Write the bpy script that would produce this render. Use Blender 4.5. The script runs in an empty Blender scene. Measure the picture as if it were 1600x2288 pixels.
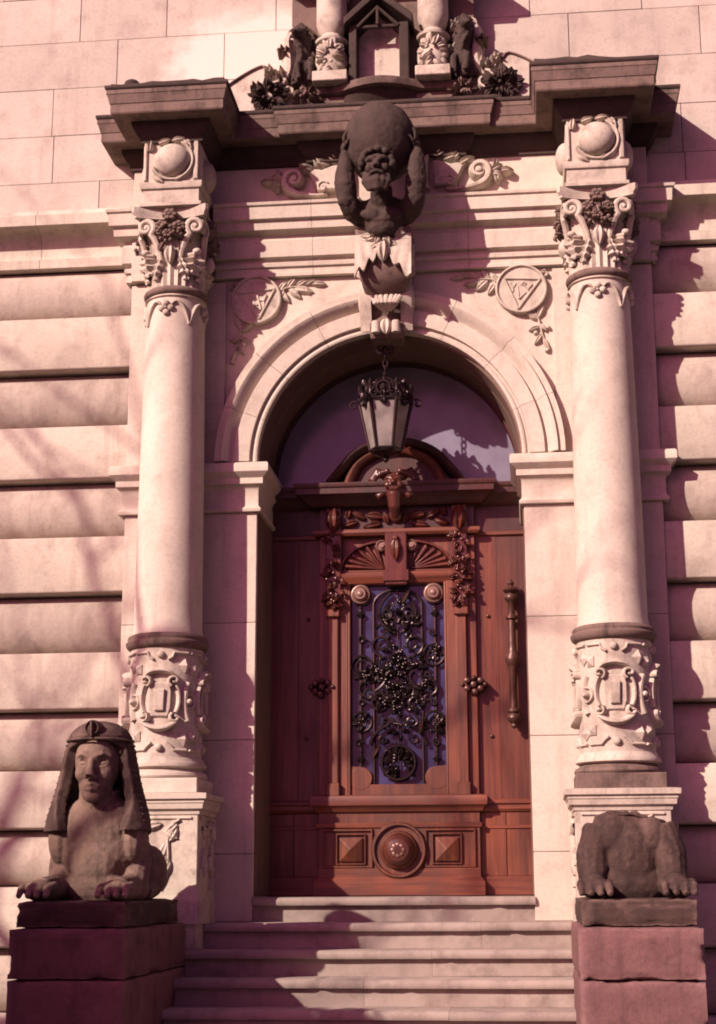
import bpy, bmesh, math, random
from math import sin, cos, pi, radians, sqrt, atan2
from mathutils import Vector, Matrix, noise as mnoise

random.seed(7)
S = bpy.context.scene
COL = S.collection

# ------------------------------------------------------------------ camera
YAW, PITCH, ROLL = radians(5.69337), radians(13.15155), radians(-0.29348)
cam_d = bpy.data.cameras.new('camera')
cam = bpy.data.objects.new('camera', cam_d); COL.objects.link(cam)
fw = Vector((-sin(YAW) * cos(PITCH), cos(YAW) * cos(PITCH), sin(PITCH)))
r0 = Vector((cos(YAW), sin(YAW), 0)); u0 = r0.cross(fw)
rr = cos(ROLL) * r0 + sin(ROLL) * u0; uu = -sin(ROLL) * r0 + cos(ROLL) * u0
M = Matrix((rr, uu, -fw)).transposed().to_4x4(); M.translation = (0.9815, -11.109, 0.09)
cam.matrix_world = M
cam_d.sensor_fit = 'HORIZONTAL'; cam_d.sensor_width = 36; cam_d.lens = 36 * 3486.5 / 1600
cam_d.shift_x = -0.02; cam_d.shift_y = 0.01
cam_d.clip_start = 0.1; cam_d.clip_end = 500
S.camera = cam

# ------------------------------------------------------------------ sky and sun
SUN_AZ, SUN_EL = radians(41), radians(29.5)      # from the left of the facade's normal
w = bpy.data.worlds.new('World'); S.world = w; w.use_nodes = True
nt = w.node_tree; bg = nt.nodes['Background']
sky = nt.nodes.new('ShaderNodeTexSky'); sky.sky_type = 'NISHITA'; sky.sun_disc = False
sky.sun_elevation = SUN_EL; sky.sun_rotation = radians(180 + 41)
sky.air_density = 1.0; sky.dust_density = 4.0; sky.ozone_density = 1.0
# the faded film renders the open shade magenta: one even tint over the whole sky
tn = nt.nodes.new('ShaderNodeMix'); tn.data_type = 'RGBA'; tn.blend_type = 'MULTIPLY'; tn.inputs[0].default_value = 1.0
tn.inputs[7].default_value = (1.0, 0.30, 0.66, 1)
nt.links.new(sky.outputs[0], tn.inputs[6]); nt.links.new(tn.outputs[2], bg.inputs[0]); bg.inputs[1].default_value = 0.068
sd = bpy.data.lights.new('sun', 'SUN'); sun = bpy.data.objects.new('sun', sd); COL.objects.link(sun)
sd.energy = 5.0; sd.angle = radians(0.55); sd.color = (1.0, 0.835, 0.72)
sdir = Vector((sin(SUN_AZ) * cos(SUN_EL), cos(SUN_AZ) * cos(SUN_EL), -sin(SUN_EL)))
sun.rotation_euler = sdir.to_track_quat('-Z', 'Y').to_euler(); sun.location = (-8, -10, 12)

S.render.engine = 'CYCLES'
S.view_settings.view_transform = 'Standard'; S.view_settings.look = 'None'
S.view_settings.exposure = 0.70; S.view_settings.gamma = 1.0
S.view_settings.use_curve_mapping = False
S.cycles.filter_width = 1.9
S.cycles.max_bounces = 6

# ------------------------------------------------------------------ materials
def nodes(m):
    m.use_nodes = True
    t = m.node_tree
    return t, t.nodes, t.links, t.nodes['Principled BSDF']

def ramp(N, stops, interp='LINEAR'):
    r = N.new('ShaderNodeValToRGB'); e = r.color_ramp.elements
    r.color_ramp.interpolation = interp
    while len(e) < len(stops): e.new(0.5)
    for k, (p, c) in enumerate(stops):
        e[k].position = p; e[k].color = (c[0], c[1], c[2], 1) if not isinstance(c, (int, float)) else (c, c, c, 1)
    return r

def tex(N, L, pos, scale, detail=5, rough=0.55, stretch=None):
    n = N.new('ShaderNodeTexNoise'); n.inputs['Scale'].default_value = scale
    n.inputs['Detail'].default_value = detail; n.inputs['Roughness'].default_value = rough
    if stretch:
        mp = N.new('ShaderNodeMapping'); mp.inputs['Scale'].default_value = stretch
        L.new(pos, mp.inputs['Vector']); pos = mp.outputs[0]
    L.new(pos, n.inputs['Vector'])
    return n.outputs['Fac']

def mixc(N, L, fac, a, b, mode='MIX'):
    m = N.new('ShaderNodeMix'); m.data_type = 'RGBA'; m.blend_type = mode
    for sock, val in ((m.inputs[0], fac), (m.inputs[6], a), (m.inputs[7], b)):
        if hasattr(val, 'is_output') or hasattr(val, 'links'): L.new(val, sock)
        else: sock.default_value = val if isinstance(val, (int, float)) else (*val, 1)
    return m.outputs[2]

def stone(name, base, dark, stain=0.45, streak=0.35, vary=0.10, bump=0.25, rough=0.85, bev=0.006, fine=42, pale=None, worn=None):
    m = bpy.data.materials.new(name); t, N, L, P = nodes(m)
    pos = N.new('ShaderNodeNewGeometry').outputs['Position']
    big = tex(N, L, pos, 1.3, 6, 0.6); mid = tex(N, L, pos, 6, 6, 0.65); fin = tex(N, L, pos, fine, 6, 0.75)
    stk = tex(N, L, pos, 7, 6, 0.65, (1, 1, 0.10))
    c = mixc(N, L, ramp_out(N, L, big, [(0.38, 0), (0.68, 1)]), base, [b * 0.86 for b in base])
    c = mixc(N, L, ramp_out(N, L, mid, [(0.5, 0), (0.78, stain)]), c, dark)
    c = mixc(N, L, ramp_out(N, L, stk, [(0.52, 0), (0.74, streak)]), c, dark)
    c = mixc(N, L, ramp_out(N, L, fin, [(0.30, 0.30), (0.50, 0)]), c, [d * 0.8 for d in dark])
    if pale:   # a paler patch
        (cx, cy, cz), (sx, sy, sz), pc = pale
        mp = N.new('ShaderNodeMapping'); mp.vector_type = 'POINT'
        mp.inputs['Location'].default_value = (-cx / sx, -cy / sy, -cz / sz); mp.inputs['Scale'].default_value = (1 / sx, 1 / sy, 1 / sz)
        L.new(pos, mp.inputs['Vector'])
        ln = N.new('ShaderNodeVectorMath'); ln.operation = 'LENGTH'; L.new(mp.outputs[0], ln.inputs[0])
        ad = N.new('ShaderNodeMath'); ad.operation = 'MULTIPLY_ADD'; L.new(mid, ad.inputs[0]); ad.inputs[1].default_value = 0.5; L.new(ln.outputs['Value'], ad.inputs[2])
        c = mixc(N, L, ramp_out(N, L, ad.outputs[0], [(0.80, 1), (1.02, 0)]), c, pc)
    if worn:   # rubbed, salt-pale arrises and scattered pale patches
        pt = N.new('ShaderNodeNewGeometry').outputs['Pointiness']
        pn = tex(N, L, pos, 7, 6, 0.7)
        mm = N.new('ShaderNodeMath'); mm.operation = 'MULTIPLY'; L.new(ramp_out(N, L, pt, [(0.505, 0), (0.56, 1)]), mm.inputs[0]); L.new(ramp_out(N, L, pn, [(0.38, 0), (0.6, 1)]), mm.inputs[1])
        c = mixc(N, L, mm.outputs[0], c, worn)
        c = mixc(N, L, ramp_out(N, L, tex(N, L, pos, 2.6, 7, 0.72), [(0.52, 0), (0.68, 0.75)]), c, worn)
    oi = N.new('ShaderNodeObjectInfo')
    mr = N.new('ShaderNodeMapRange'); mr.inputs['To Min'].default_value = 1 - vary; mr.inputs['To Max'].default_value = 1 + vary * 0.6
    L.new(oi.outputs['Random'], mr.inputs['Value'])
    hs = N.new('ShaderNodeHueSaturation'); L.new(c, hs.inputs['Color']); L.new(mr.outputs[0], hs.inputs['Value'])
    L.new(hs.outputs[0], P.inputs['Base Color'])
    P.inputs['Roughness'].default_value = rough; P.inputs['Specular IOR Level'].default_value = 0.25
    b = N.new('ShaderNodeBump'); b.inputs['Strength'].default_value = bump; b.inputs['Distance'].default_value = 0.012
    add = N.new('ShaderNodeMath'); add.operation = 'MULTIPLY_ADD'; L.new(fin, add.inputs[0]); add.inputs[1].default_value = 0.35; L.new(mid, add.inputs[2])
    L.new(add.outputs[0], b.inputs['Height'])
    if bev:
        bv = N.new('ShaderNodeBevel'); bv.samples = 4; bv.inputs['Radius'].default_value = bev
        L.new(bv.outputs[0], b.inputs['Normal'])
    L.new(b.outputs[0], P.inputs['Normal'])
    return m

def ramp_out(N, L, src, stops):
    r = ramp(N, stops); L.new(src, r.inputs[0]); return r.outputs[0]

def wood(name, a, b2, rough=0.38, bev=0.004, vert=True):
    m = bpy.data.materials.new(name); t, N, L, P = nodes(m)
    pos = N.new('ShaderNodeNewGeometry').outputs['Position']
    g = tex(N, L, pos, 22, 6, 0.65, (1, 1, 0.06) if vert else (0.06, 1, 1))
    big = tex(N, L, pos, 2.2, 5, 0.6, (1, 1, 0.5)); fin = tex(N, L, pos, 90, 3, 0.6, (1, 1, 0.12) if vert else (.12, 1, 1))
    c = mixc(N, L, ramp_out(N, L, g, [(0.3, 0), (0.7, 1)]), a, b2)
    c = mixc(N, L, ramp_out(N, L, big, [(0.45, 0), (0.75, 0.7)]), c, [x * 0.55 for x in b2])
    oi = N.new('ShaderNodeObjectInfo'); mr = N.new('ShaderNodeMapRange'); mr.inputs['To Min'].default_value = 0.85; mr.inputs['To Max'].default_value = 1.12
    L.new(oi.outputs['Random'], mr.inputs['Value'])
    hs = N.new('ShaderNodeHueSaturation'); L.new(c, hs.inputs['Color']); L.new(mr.outputs[0], hs.inputs['Value'])
    L.new(hs.outputs[0], P.inputs['Base Color'])
    L.new(ramp_out(N, L, big, [(0.3, rough * 0.85), (0.7, min(1, rough * 1.5))]), P.inputs['Roughness'])
    b = N.new('ShaderNodeBump'); b.inputs['Strength'].default_value = 0.18; b.inputs['Distance'].default_value = 0.004
    L.new(fin, b.inputs['Height'])
    bv = N.new('ShaderNodeBevel'); bv.samples = 4; bv.inputs['Radius'].default_value = bev; L.new(bv.outputs[0], b.inputs['Normal'])
    L.new(b.outputs[0], P.inputs['Normal'])
    return m

def plain(name, col, rough=0.5, metal=0.0, nscale=20, amt=0.3, bump=0.1):
    m = bpy.data.materials.new(name); t, N, L, P = nodes(m)
    pos = N.new('ShaderNodeNewGeometry').outputs['Position']
    n = tex(N, L, pos, nscale, 5, 0.6)
    L.new(mixc(N, L, ramp_out(N, L, n, [(0.35, 0), (0.7, 1)]), col, [x * (1 - amt) for x in col]), P.inputs['Base Color'])
    P.inputs['Metallic'].default_value = metal
    L.new(ramp_out(N, L, n, [(0.3, rough * 0.8), (0.7, min(1, rough * 1.3))]), P.inputs['Roughness'])
    b = N.new('ShaderNodeBump'); b.inputs['Strength'].default_value = bump; b.inputs['Distance'].default_value = 0.006
    L.new(n, b.inputs['Height']); L.new(b.outputs[0], P.inputs['Normal'])
    return m

BUFF = (0.50, 0.435, 0.355); SOOT = (0.20, 0.145, 0.12)
M_wall = stone('rusticated_sandstone', BUFF, SOOT, 0.5, 0.45, 0.14, 0.5, bev=0.008)
M_cush = stone('dark_rusticated_sandstone', (0.41, 0.345, 0.285), SOOT, 0.65, 0.55, 0.12, 0.6, bev=0.008)  # darker tone for the bulging courses
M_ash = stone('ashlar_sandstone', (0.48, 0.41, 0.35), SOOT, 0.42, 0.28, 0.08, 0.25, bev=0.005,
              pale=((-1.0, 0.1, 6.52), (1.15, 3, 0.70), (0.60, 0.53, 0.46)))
M_core = stone('joint_mortar', (0.16, 0.12, 0.10), (0.08, 0.06, 0.05), bev=0)
M_col = stone('column_sandstone', (0.53, 0.46, 0.38), SOOT, 0.36, 0.30, 0.06, 0.28, bev=0.006)
M_carve = stone('carved_sandstone', (0.50, 0.43, 0.355), (0.11, 0.075, 0.06), 0.8, 0.5, 0.10, 0.5, bev=0.004)
M_dirt_shade = stone('soot_shade_sandstone', (0.17, 0.115, 0.095), (0.035, 0.024, 0.02), 1.0, 0.9, 0.08, 0.5, bev=0.006)  # sooty stone; also paints shade on the console body and flower bunches
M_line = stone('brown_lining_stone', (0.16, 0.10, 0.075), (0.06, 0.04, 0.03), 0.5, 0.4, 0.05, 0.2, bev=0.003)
M_black = stone('black_crust_shade_sandstone', (0.055, 0.036, 0.03), (0.02, 0.014, 0.012), 0.8, 0.5, 0.08, 0.8, bev=0.004)  # crusted stone; also paints the shade on the bed moulding
M_sph = stone('brown_sandstone', (0.165, 0.108, 0.082), (0.04, 0.028, 0.024), 0.9, 0.8, 0.08, 1.0, bev=0, fine=90, worn=(0.27, 0.19, 0.15))
M_sphd = stone('dark_brown_sandstone', (0.06, 0.035, 0.029), (0.022, 0.014, 0.013), 0.9, 0.8, 0.08, 1.0, bev=0, fine=90, worn=(0.15, 0.095, 0.078))
M_ped = stone('red_sandstone', (0.16, 0.078, 0.074), (0.055, 0.028, 0.028), 0.8, 0.6, 0.12, 0.9, bev=0, worn=(0.20, 0.11, 0.105))
M_step = stone('step_granite', (0.31, 0.25, 0.215), (0.12, 0.09, 0.08), 0.75, 0.35, 0.14, 0.35, fine=140, bev=0)
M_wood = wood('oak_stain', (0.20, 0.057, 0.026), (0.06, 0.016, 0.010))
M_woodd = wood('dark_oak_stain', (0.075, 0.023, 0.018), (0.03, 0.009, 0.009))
M_woodh = wood('oak_rail', (0.20, 0.056, 0.027), (0.065, 0.017, 0.011), vert=False)
M_woods = wood('side_oak_stain', (0.16, 0.046, 0.025), (0.05, 0.014, 0.010))
M_carvew = wood('carved_oak', (0.13, 0.036, 0.024), (0.06, 0.016, 0.013), rough=0.25)
M_iron = plain('black_iron', (0.045, 0.03, 0.03), 0.28, 0.7, 40, 0.4)
M_bronze = plain('brown_bronze', (0.11, 0.05, 0.038), 0.4, 0.5, 30, 0.6)
M_boss = plain('worn_bronze_boss', (0.26, 0.15, 0.12), 0.42, 0.4, 30, 0.4)
M_glassb = plain('blue_grey_pane', (0.04, 0.04, 0.105), 0.12, 0.0, 5, 0.6, 0.08)
M_fan = plain('fanlight_milk_glass', (0.20, 0.18, 0.235), 0.16, 0.0, 3, 0.35, 0.05)
M_lamp = plain('lantern_frosted_pane', (0.42, 0.37, 0.34), 0.22, 0.0, 9, 0.45, 0.05)
M_lamp.node_tree.nodes['Principled BSDF'].inputs['Transmission Weight'].default_value = 0.45
M_ground = stone('asphalt', (0.06, 0.055, 0.052), (0.03, 0.028, 0.026), 0.6, 0, 0.1, 0.3, bev=0)
M_bark = plain('bark', (0.09, 0.065, 0.05), 0.9, 0, 14, 0.5, 0.8)
M_leaf = plain('evergreen_leaf', (0.045, 0.075, 0.035), 0.6, 0, 5, 0.5)

# ------------------------------------------------------------------ mesh helpers
class MB:
    def __init__(s): s.v = []; s.f = []
    def add(s, vs, fs):
        o = len(s.v); s.v += [tuple(v) for v in vs]; s.f += [tuple(i + o for i in f) for f in fs]; return s
    def box(s, x0, x1, y0, y1, z0, z1, c=0.0):
        if c <= 0:
            vs = [(x, y, z) for x in (x0, x1) for y in (y0, y1) for z in (z0, z1)]
            return s.add(vs, [(0, 1, 3, 2), (4, 6, 7, 5), (0, 4, 5, 1), (2, 3, 7, 6), (0, 2, 6, 4), (1, 5, 7, 3)])
        bm = bmesh.new(); bmesh.ops.create_cube(bm, size=1.0)
        for v in bm.verts: v.co = Vector(((x0 + x1) / 2 + v.co.x * (x1 - x0), (y0 + y1) / 2 + v.co.y * (y1 - y0), (z0 + z1) / 2 + v.co.z * (z1 - z0)))
        bmesh.ops.bevel(bm, geom=bm.edges[:], offset=c, segments=1, affect='EDGES')
        bm.verts.index_update(); s.add([v.co[:] for v in bm.verts], [[v.index for v in f.verts] for f in bm.faces]); bm.free(); return s
    def grid(s, rows, cu=False, cv=False, caps=False):
        nr, nc = len(rows), len(rows[0]); fs = []
        for i in range(nr if cv else nr - 1):
            for j in range(nc if cu else nc - 1):
                fs.append((i * nc + j, i * nc + (j + 1) % nc, ((i + 1) % nr) * nc + (j + 1) % nc, ((i + 1) % nr) * nc + j))
        if caps: fs.append(tuple(range(nc - 1, -1, -1))); fs.append(tuple((nr - 1) * nc + j for j in range(nc)))
        return s.add([p for r in rows for p in r], fs)
    def lathe(s, prof, cx, cy, n=48, zoff=0):
        rows = [[(cx + r * sin(2 * pi * k / n), cy - r * cos(2 * pi * k / n), z + zoff) for k in range(n)] for r, z in prof]
        return s.grid(rows, cu=True, caps=True)
    def tube(s, pts, rad, n=8, closed=False):
        pts = [Vector(p) for p in pts]; m = len(pts)
        if isinstance(rad, (int, float)): rad = [rad] * m
        rows = []; prev = None
        for i, p in enumerate(pts):
            a = pts[(i - 1) % m] if closed or i > 0 else p; b = pts[(i + 1) % m] if closed or i < m - 1 else p
            t = (b - a).normalized() if (b - a).length > 1e-9 else Vector((0, 0, 1))
            if prev is None:
                up = Vector((0, 0, 1)) if abs(t.z) < 0.9 else Vector((0, 1, 0)); x = t.cross(up).normalized()
            else: x = (prev - t * prev.dot(t)).normalized()
            prev = x; y = t.cross(x)
            rows.append([p + (x * cos(2 * pi * k / n) + y * sin(2 * pi * k / n)) * rad[i] for k in range(n)])
        return s.grid(rows, cu=True, cv=closed, caps=not closed)
    def ell(s, c, r, rot=None, nu=14, nv=9):
        R = rot or Matrix.Identity(3); c = Vector(c); rows = []
        for i in range(1, nv):
            ph = pi * i / nv
            rows.append([c + R @ Vector((r[0] * sin(ph) * cos(2 * pi * k / nu), r[1] * sin(ph) * sin(2 * pi * k / nu), r[2] * cos(ph))) for k in range(nu)])
        s.grid(rows, cu=True)
        o = len(s.v) - nu * (nv - 1); s.v += [tuple(c + R @ Vector((0, 0, r[2]))), tuple(c - R @ Vector((0, 0, r[2])))]
        a, b = len(s.v) - 2, len(s.v) - 1; l = o + nu * (nv - 2)
        for k in range(nu):
            s.f.append((a, o + (k + 1) % nu, o + k)); s.f.append((b, l + k, l + (k + 1) % nu))
        return s
    def sweep(s, path, prof, closed=False):
        """path: plan polyline (x, y), wall on its left, outside on its right when walked; prof: (out, z) bottom to top"""
        m = len(path); P = [Vector(p) for p in path]; rows = []
        for i in range(m):
            d = []
            if closed or i > 0: d.append((P[i] - P[i - 1]).normalized())
            if closed or i < m - 1: d.append((P[(i + 1) % m] - P[i]).normalized())
            ns = [Vector((q.y, -q.x)) for q in d]
            if len(ns) == 1: off = ns[0]
            else:
                b = ns[0] + ns[1]; off = b / max(0.2, (b.dot(ns[0])))
            rows.append([(P[i].x + off.x * o, P[i].y + off.y * o, z) for o, z in prof])
        s.grid(rows, cv=closed)
        if not closed:
            o = len(s.v) - m * len(prof); k = len(prof)
            s.f.append(tuple(o + j for j in range(k))); s.f.append(tuple(o + (m - 1) * k + j for j in reversed(range(k))))
        return s
    def extr(s, poly, y0, y1, c=0.0):
        """polygon in x,z extruded from front y0 back to y1, its front edge chamfered by c"""
        n = len(poly); cx = sum(p[0] for p in poly) / n; cz = sum(p[1] for p in poly) / n
        if c > 0:
            ins = inset(poly, c)
            rows = [[(x, y0, z) for x, z in ins], [(x, y0 + c, z) for x, z in poly], [(x, y1, z) for x, z in poly]]
        else: rows = [[(x, y0, z) for x, z in poly], [(x, y1, z) for x, z in poly]]
        return s.grid(rows, cu=True, caps=True)

def rough_box(x0, x1, y0, y1, z0, z1, amp=0.008, chip=0.03, seed=0, cuts=16):
    bm = bmesh.new(); bmesh.ops.create_cube(bm, size=1.0); bmesh.ops.subdivide_edges(bm, edges=bm.edges[:], cuts=cuts, use_grid_fill=True)
    d = (x1 - x0, y1 - y0, z1 - z0); c = ((x0 + x1) / 2, (y0 + y1) / 2, (z0 + z1) / 2)
    for v in bm.verts:
        w = Vector([v.co[i] * d[i] for i in range(3)])
        dist = sorted((0.5 - abs(v.co[i])) * d[i] for i in range(3))
        e = dist[1]                                     # distance to the nearest arris
        p = (w + Vector(c)) * 6 + Vector((seed * 3.3, 0, 0)); n = mnoise.noise(p) + 0.6 * mnoise.noise(p * 2.3) + 0.4 * mnoise.noise(p * 5)
        inward = Vector([(-1 if v.co[i] > 0 else 1) if (0.5 - abs(v.co[i])) * d[i] < 0.03 else 0 for i in range(3)])
        if inward.length: inward.normalize()
        k = max(0, 1 - e / 0.05) * (0.012 + chip * max(0, n))
        v.co = Vector(c) + w + inward * (k + amp * max(0, n * .7))
    mb = MB(); bm.verts.index_update(); mb.add([v.co[:] for v in bm.verts], [[q.index for q in f.verts] for f in bm.faces]); bm.free(); return mb

def inset(poly, c):
    n = len(poly); A = sum(poly[i][0] * poly[(i + 1) % n][1] - poly[(i + 1) % n][0] * poly[i][1] for i in range(n)); sg = 1 if A > 0 else -1; out = []
    for i in range(n):
        a, b, d = Vector(poly[i - 1]), Vector(poly[i]), Vector(poly[(i + 1) % n])
        e1 = (b - a).normalized(); e2 = (d - b).normalized()
        n1 = Vector((-e1.y, e1.x)) * sg; n2 = Vector((-e2.y, e2.x)) * sg; q = n1 + n2
        if q.length < 1e-4: q = n1
        q = q / max(0.35, q.dot(n1)); out.append((b.x + q.x * c, b.y + q.y * c))
    return out

def plane(y0, x0=0, z0=0, sx=1):
    return lambda u, v, h: (x0 + sx * u, y0 - h, z0 + v)
def cyl(cx, cy, R, z0=0, a0=0):
    def f(u, v, h):
        a = u / R + a0; return (cx + (R + h) * sin(a), cy - (R + h) * cos(a), z0 + v)
    return f
def sideplane(x0, y0=0, z0=0, sg=1):     # plane facing +-x
    return lambda u, v, h: (x0 + sg * h, y0 + u, z0 + v)

def strip(mb, m, pts, wd, h, base=-0.004, n=5, closed=False):
    """rounded ribbon that follows 2-D points on map m"""
    k = len(pts)
    if isinstance(wd, (int, float)): wd = [wd] * k
    rows = []
    for i in range(k):
        a = pts[i - 1] if i > 0 or closed else pts[i]; b = pts[(i + 1) % k] if i < k - 1 or closed else pts[i]
        t = Vector((b[0] - a[0], b[1] - a[1])); t = t.normalized() if t.length > 1e-9 else Vector((1, 0)); nn = Vector((-t.y, t.x))
        sc = min(1.0, wd[i] / max(1e-6, max(wd)) + 0.25)
        row = []
        for j in range(n + 1):
            ph = pi * j / n
            o = cos(ph) * wd[i]; row.append(m(pts[i][0] + nn.x * o, pts[i][1] + nn.y * o, base + (h * sc - base) * sin(ph)))
        rows.append(row)
    mb.grid(rows, cv=closed)
    if not closed:
        o = len(mb.v) - k * (n + 1); mb.f.append(tuple(o + j for j in range(n + 1))); mb.f.append(tuple(o + (k - 1) * (n + 1) + j for j in reversed(range(n + 1))))
    return mb

def plate(mb, m, poly, h, c=0.006, base=-0.004):
    ins = inset(poly, c)
    rows = [[m(u, v, base) for u, v in poly], [m(u, v, max(h - c, base)) for u, v in poly], [m(u, v, h) for u, v in ins]]
    mb.grid(rows, cu=True)
    n = len(poly); o = len(mb.v) - n; mb.f.append(tuple(o + j for j in range(n))); return mb

def dome(mb, m, cu, cv, r, h, prof=None, n=14):
    prof = prof or [(1, -0.004), (0.96, h * 0.35), (0.8, h * 0.7), (0.5, h * 0.93)]
    rows = [[m(cu + r * q * cos(2 * pi * k / n), cv + r * q * sin(2 * pi * k / n), hh) for k in range(n)] for q, hh in prof]
    mb.grid(rows, cu=True); o = len(mb.v) - n; mb.v.append(m(cu, cv, h)); t = len(mb.v) - 1
    for k in range(n): mb.f.append((o + k, o + (k + 1) % n, t))
    return mb

def pyramid(mb, m, cu, cv, a, b, h, rot=0.0, base=-0.004):
    q = [(-a, -b), (a, -b), (a, b), (-a, b)]; q = [(cu + x * cos(rot) - y * sin(rot), cv + x * sin(rot) + y * cos(rot)) for x, y in q]
    vs = [m(u, v, base) for u, v in q] + [m(u, v, h * .25) for u, v in q] + [m(cu, cv, h)]
    return mb.add(vs, [(0, 1, 5, 4), (1, 2, 6, 5), (2, 3, 7, 6), (3, 0, 4, 7), (4, 5, 8), (5, 6, 8), (6, 7, 8), (7, 4, 8)])

def leaf(mb, m, u, v, ang, ln, wd, h, curl=0.5, base=-0.004, lobes=0):
    rows = []; N = 16 if lobes else 6; ca, sa = cos(ang), sin(ang)
    for i in range(N + 1):
        t = i / N; ww = wd * (sin(pi * min(1, t * 0.86 + 0.12)) ** 0.8) * (1 if t < 1 else 0.05) * (1 + (.30 * sin(2 * pi * lobes * t) if lobes else 0)); hh = h * (0.55 + curl * sin(pi * t)) * (1 + (.22 * sin(2 * pi * lobes * t + .6) if lobes else 0))
        row = []
        for o, k in ((-1, None), (-0.95, 0.45), (-0.45, 1.0), (0, 0.72), (0.45, 1.0), (0.95, 0.45), (1, None)):
            x, y = t * ln, o * ww
            row.append(m(u + x * ca - y * sa, v + x * sa + y * ca, base if k is None else hh * k))
        rows.append(row)
    mb.grid(rows); return mb

def spiral(cu, cv, r, turns, a0, sg=1, n=30, rmin=0.12):
    return [(cu + r * (1 - (1 - rmin) * i / n) * cos(a0 + sg * 2 * pi * turns * i / n), cv + r * (1 - (1 - rmin) * i / n) * sin(a0 + sg * 2 * pi * turns * i / n)) for i in range(n + 1)]
def circ(cu, cv, r, n=28, a0=0.0, a1=2 * pi, end=False):
    return [(cu + r * cos(a0 + (a1 - a0) * k / n), cv + r * sin(a0 + (a1 - a0) * k / n)) for k in range(n + (1 if end else 0))]
def bez(p0, p1, p2, p3, n=12):
    return [tuple((1 - t) ** 3 * a + 3 * (1 - t) ** 2 * t * b + 3 * (1 - t) * t * t * c + t ** 3 * d for a, b, c, d in zip(p0, p1, p2, p3)) for t in [i / n for i in range(n + 1)]]

ROOTLOC = {}
def mesh_from(name, mb, off=(0, 0, 0), smooth=35):
    me = bpy.data.meshes.new(name)
    me.from_pydata([(v[0] - off[0], v[1] - off[1], v[2] - off[2]) for v in mb.v], [], mb.f)
    bm = bmesh.new(); bm.from_mesh(me); bmesh.ops.recalc_face_normals(bm, faces=bm.faces[:]); bm.to_mesh(me); bm.free()
    me.polygons.foreach_set('use_smooth', [True] * len(me.polygons))
    me.set_sharp_from_angle(angle=radians(smooth)); me.update()
    return me
def wloc(p):
    v = Vector((0, 0, 0))
    while p is not None: v = v + p.location; p = p.parent
    return v
def part(name, mb, mat, parent=None, smooth=35, label=None):
    off = wloc(parent)
    me = mesh_from(name, mb, off, smooth)
    o = bpy.data.objects.new(name, me); COL.objects.link(o); me.materials.append(mat)
    if parent: o.parent = parent
    if label: o['label'] = label
    return o
def thing(name, label, cat, loc=(0, 0, 0), group=None, kind=None):
    o = bpy.data.objects.new(name, None); COL.objects.link(o); o.location = loc
    o['label'] = label; o['category'] = cat; o.empty_display_size = 0.2
    if group: o['group'] = group
    if kind: o['kind'] = kind
    return o
def blob(name, mb, mat, parent, vox=0.012, smooth_it=3, label=None, rough=0.0, seed=0, dents=()):
    """several closed volumes fused into one continuous surface"""
    off = wloc(parent)
    me = mesh_from(name + '_src', mb, off); o = bpy.data.objects.new(name, me); COL.objects.link(o)
    r = o.modifiers.new('r', 'REMESH'); r.mode = 'VOXEL'; r.voxel_size = vox
    if smooth_it: q = o.modifiers.new('s', 'SMOOTH'); q.iterations = smooth_it; q.factor = 0.5
    dg = bpy.context.evaluated_depsgraph_get(); ev = o.evaluated_get(dg); nm = bpy.data.meshes.new_from_object(ev)
    o.modifiers.clear(); o.data = nm; bpy.data.meshes.remove(me)
    if rough:
        nrm = [v.normal.copy() for v in nm.vertices]
        for v, k in zip(nm.vertices, nrm):
            p = v.co * 9 + Vector((seed, seed * 2, 0)); v.co += k * rough * (mnoise.noise(p) + 0.5 * mnoise.noise(p * 2.7) + 0.3 * mnoise.noise(p * 6))
    for c, r, d in dents:
        c = Vector(c) - off; d = Vector(d)
        for v in nm.vertices:
            q = (v.co - c).length / r
            if q < 2: v.co += d * math.exp(-2.2 * q * q)
    nm.name = name; nm.materials.clear(); nm.materials.append(mat)
    nm.polygons.foreach_set('use_smooth', [True] * len(nm.polygons))
    if parent: o.parent = parent
    if label: o['label'] = label
    return o
def copy_part(o, parent):
    c = o.copy(); COL.objects.link(c); c.parent = parent
    for ch in [x for x in bpy.data.objects if x.parent == o]: copy_part(ch, c)
    return c
def bouquet(mb, m, cu, cv, R, n, h, seed, size=(0.03, 0.06), balls=0):
    rnd = random.Random(seed)
    for i in range(n):
        a = rnd.uniform(0, 2 * pi); d = R * sqrt(rnd.random()); leaf(mb, m, cu + d * cos(a) * .7, cv + d * sin(a) * .7, a + rnd.uniform(-.6, .6), rnd.uniform(*size), rnd.uniform(*size) * .33, h * rnd.uniform(.6, 1.2) * (1.3 - d / R), .6)
    for i in range(balls):
        a = rnd.uniform(0, 2 * pi); d = R * .65 * sqrt(rnd.random()); r = rnd.uniform(.10, .19) * size[1]
        p = m(cu + d * cos(a), cv + d * sin(a), h * rnd.uniform(.7, 1.3)); mb.ell(p, (r, r, r), nu=9, nv=6)
    return mb

CX0 = 1.578        # column axis
CY0 = -0.24
WY = 0.145         # joint plane of the side walls
GZ = -1.485        # street level

# ------------------------------------------------------------------ ground and steps
g = MB().box(-40, 40, -60, 8, GZ - 0.3, GZ)
go = part('ground', g, M_ground); go['kind'] = 'structure'; go['label'] = 'dark asphalt street below the steps'; go['category'] = 'ground'

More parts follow.
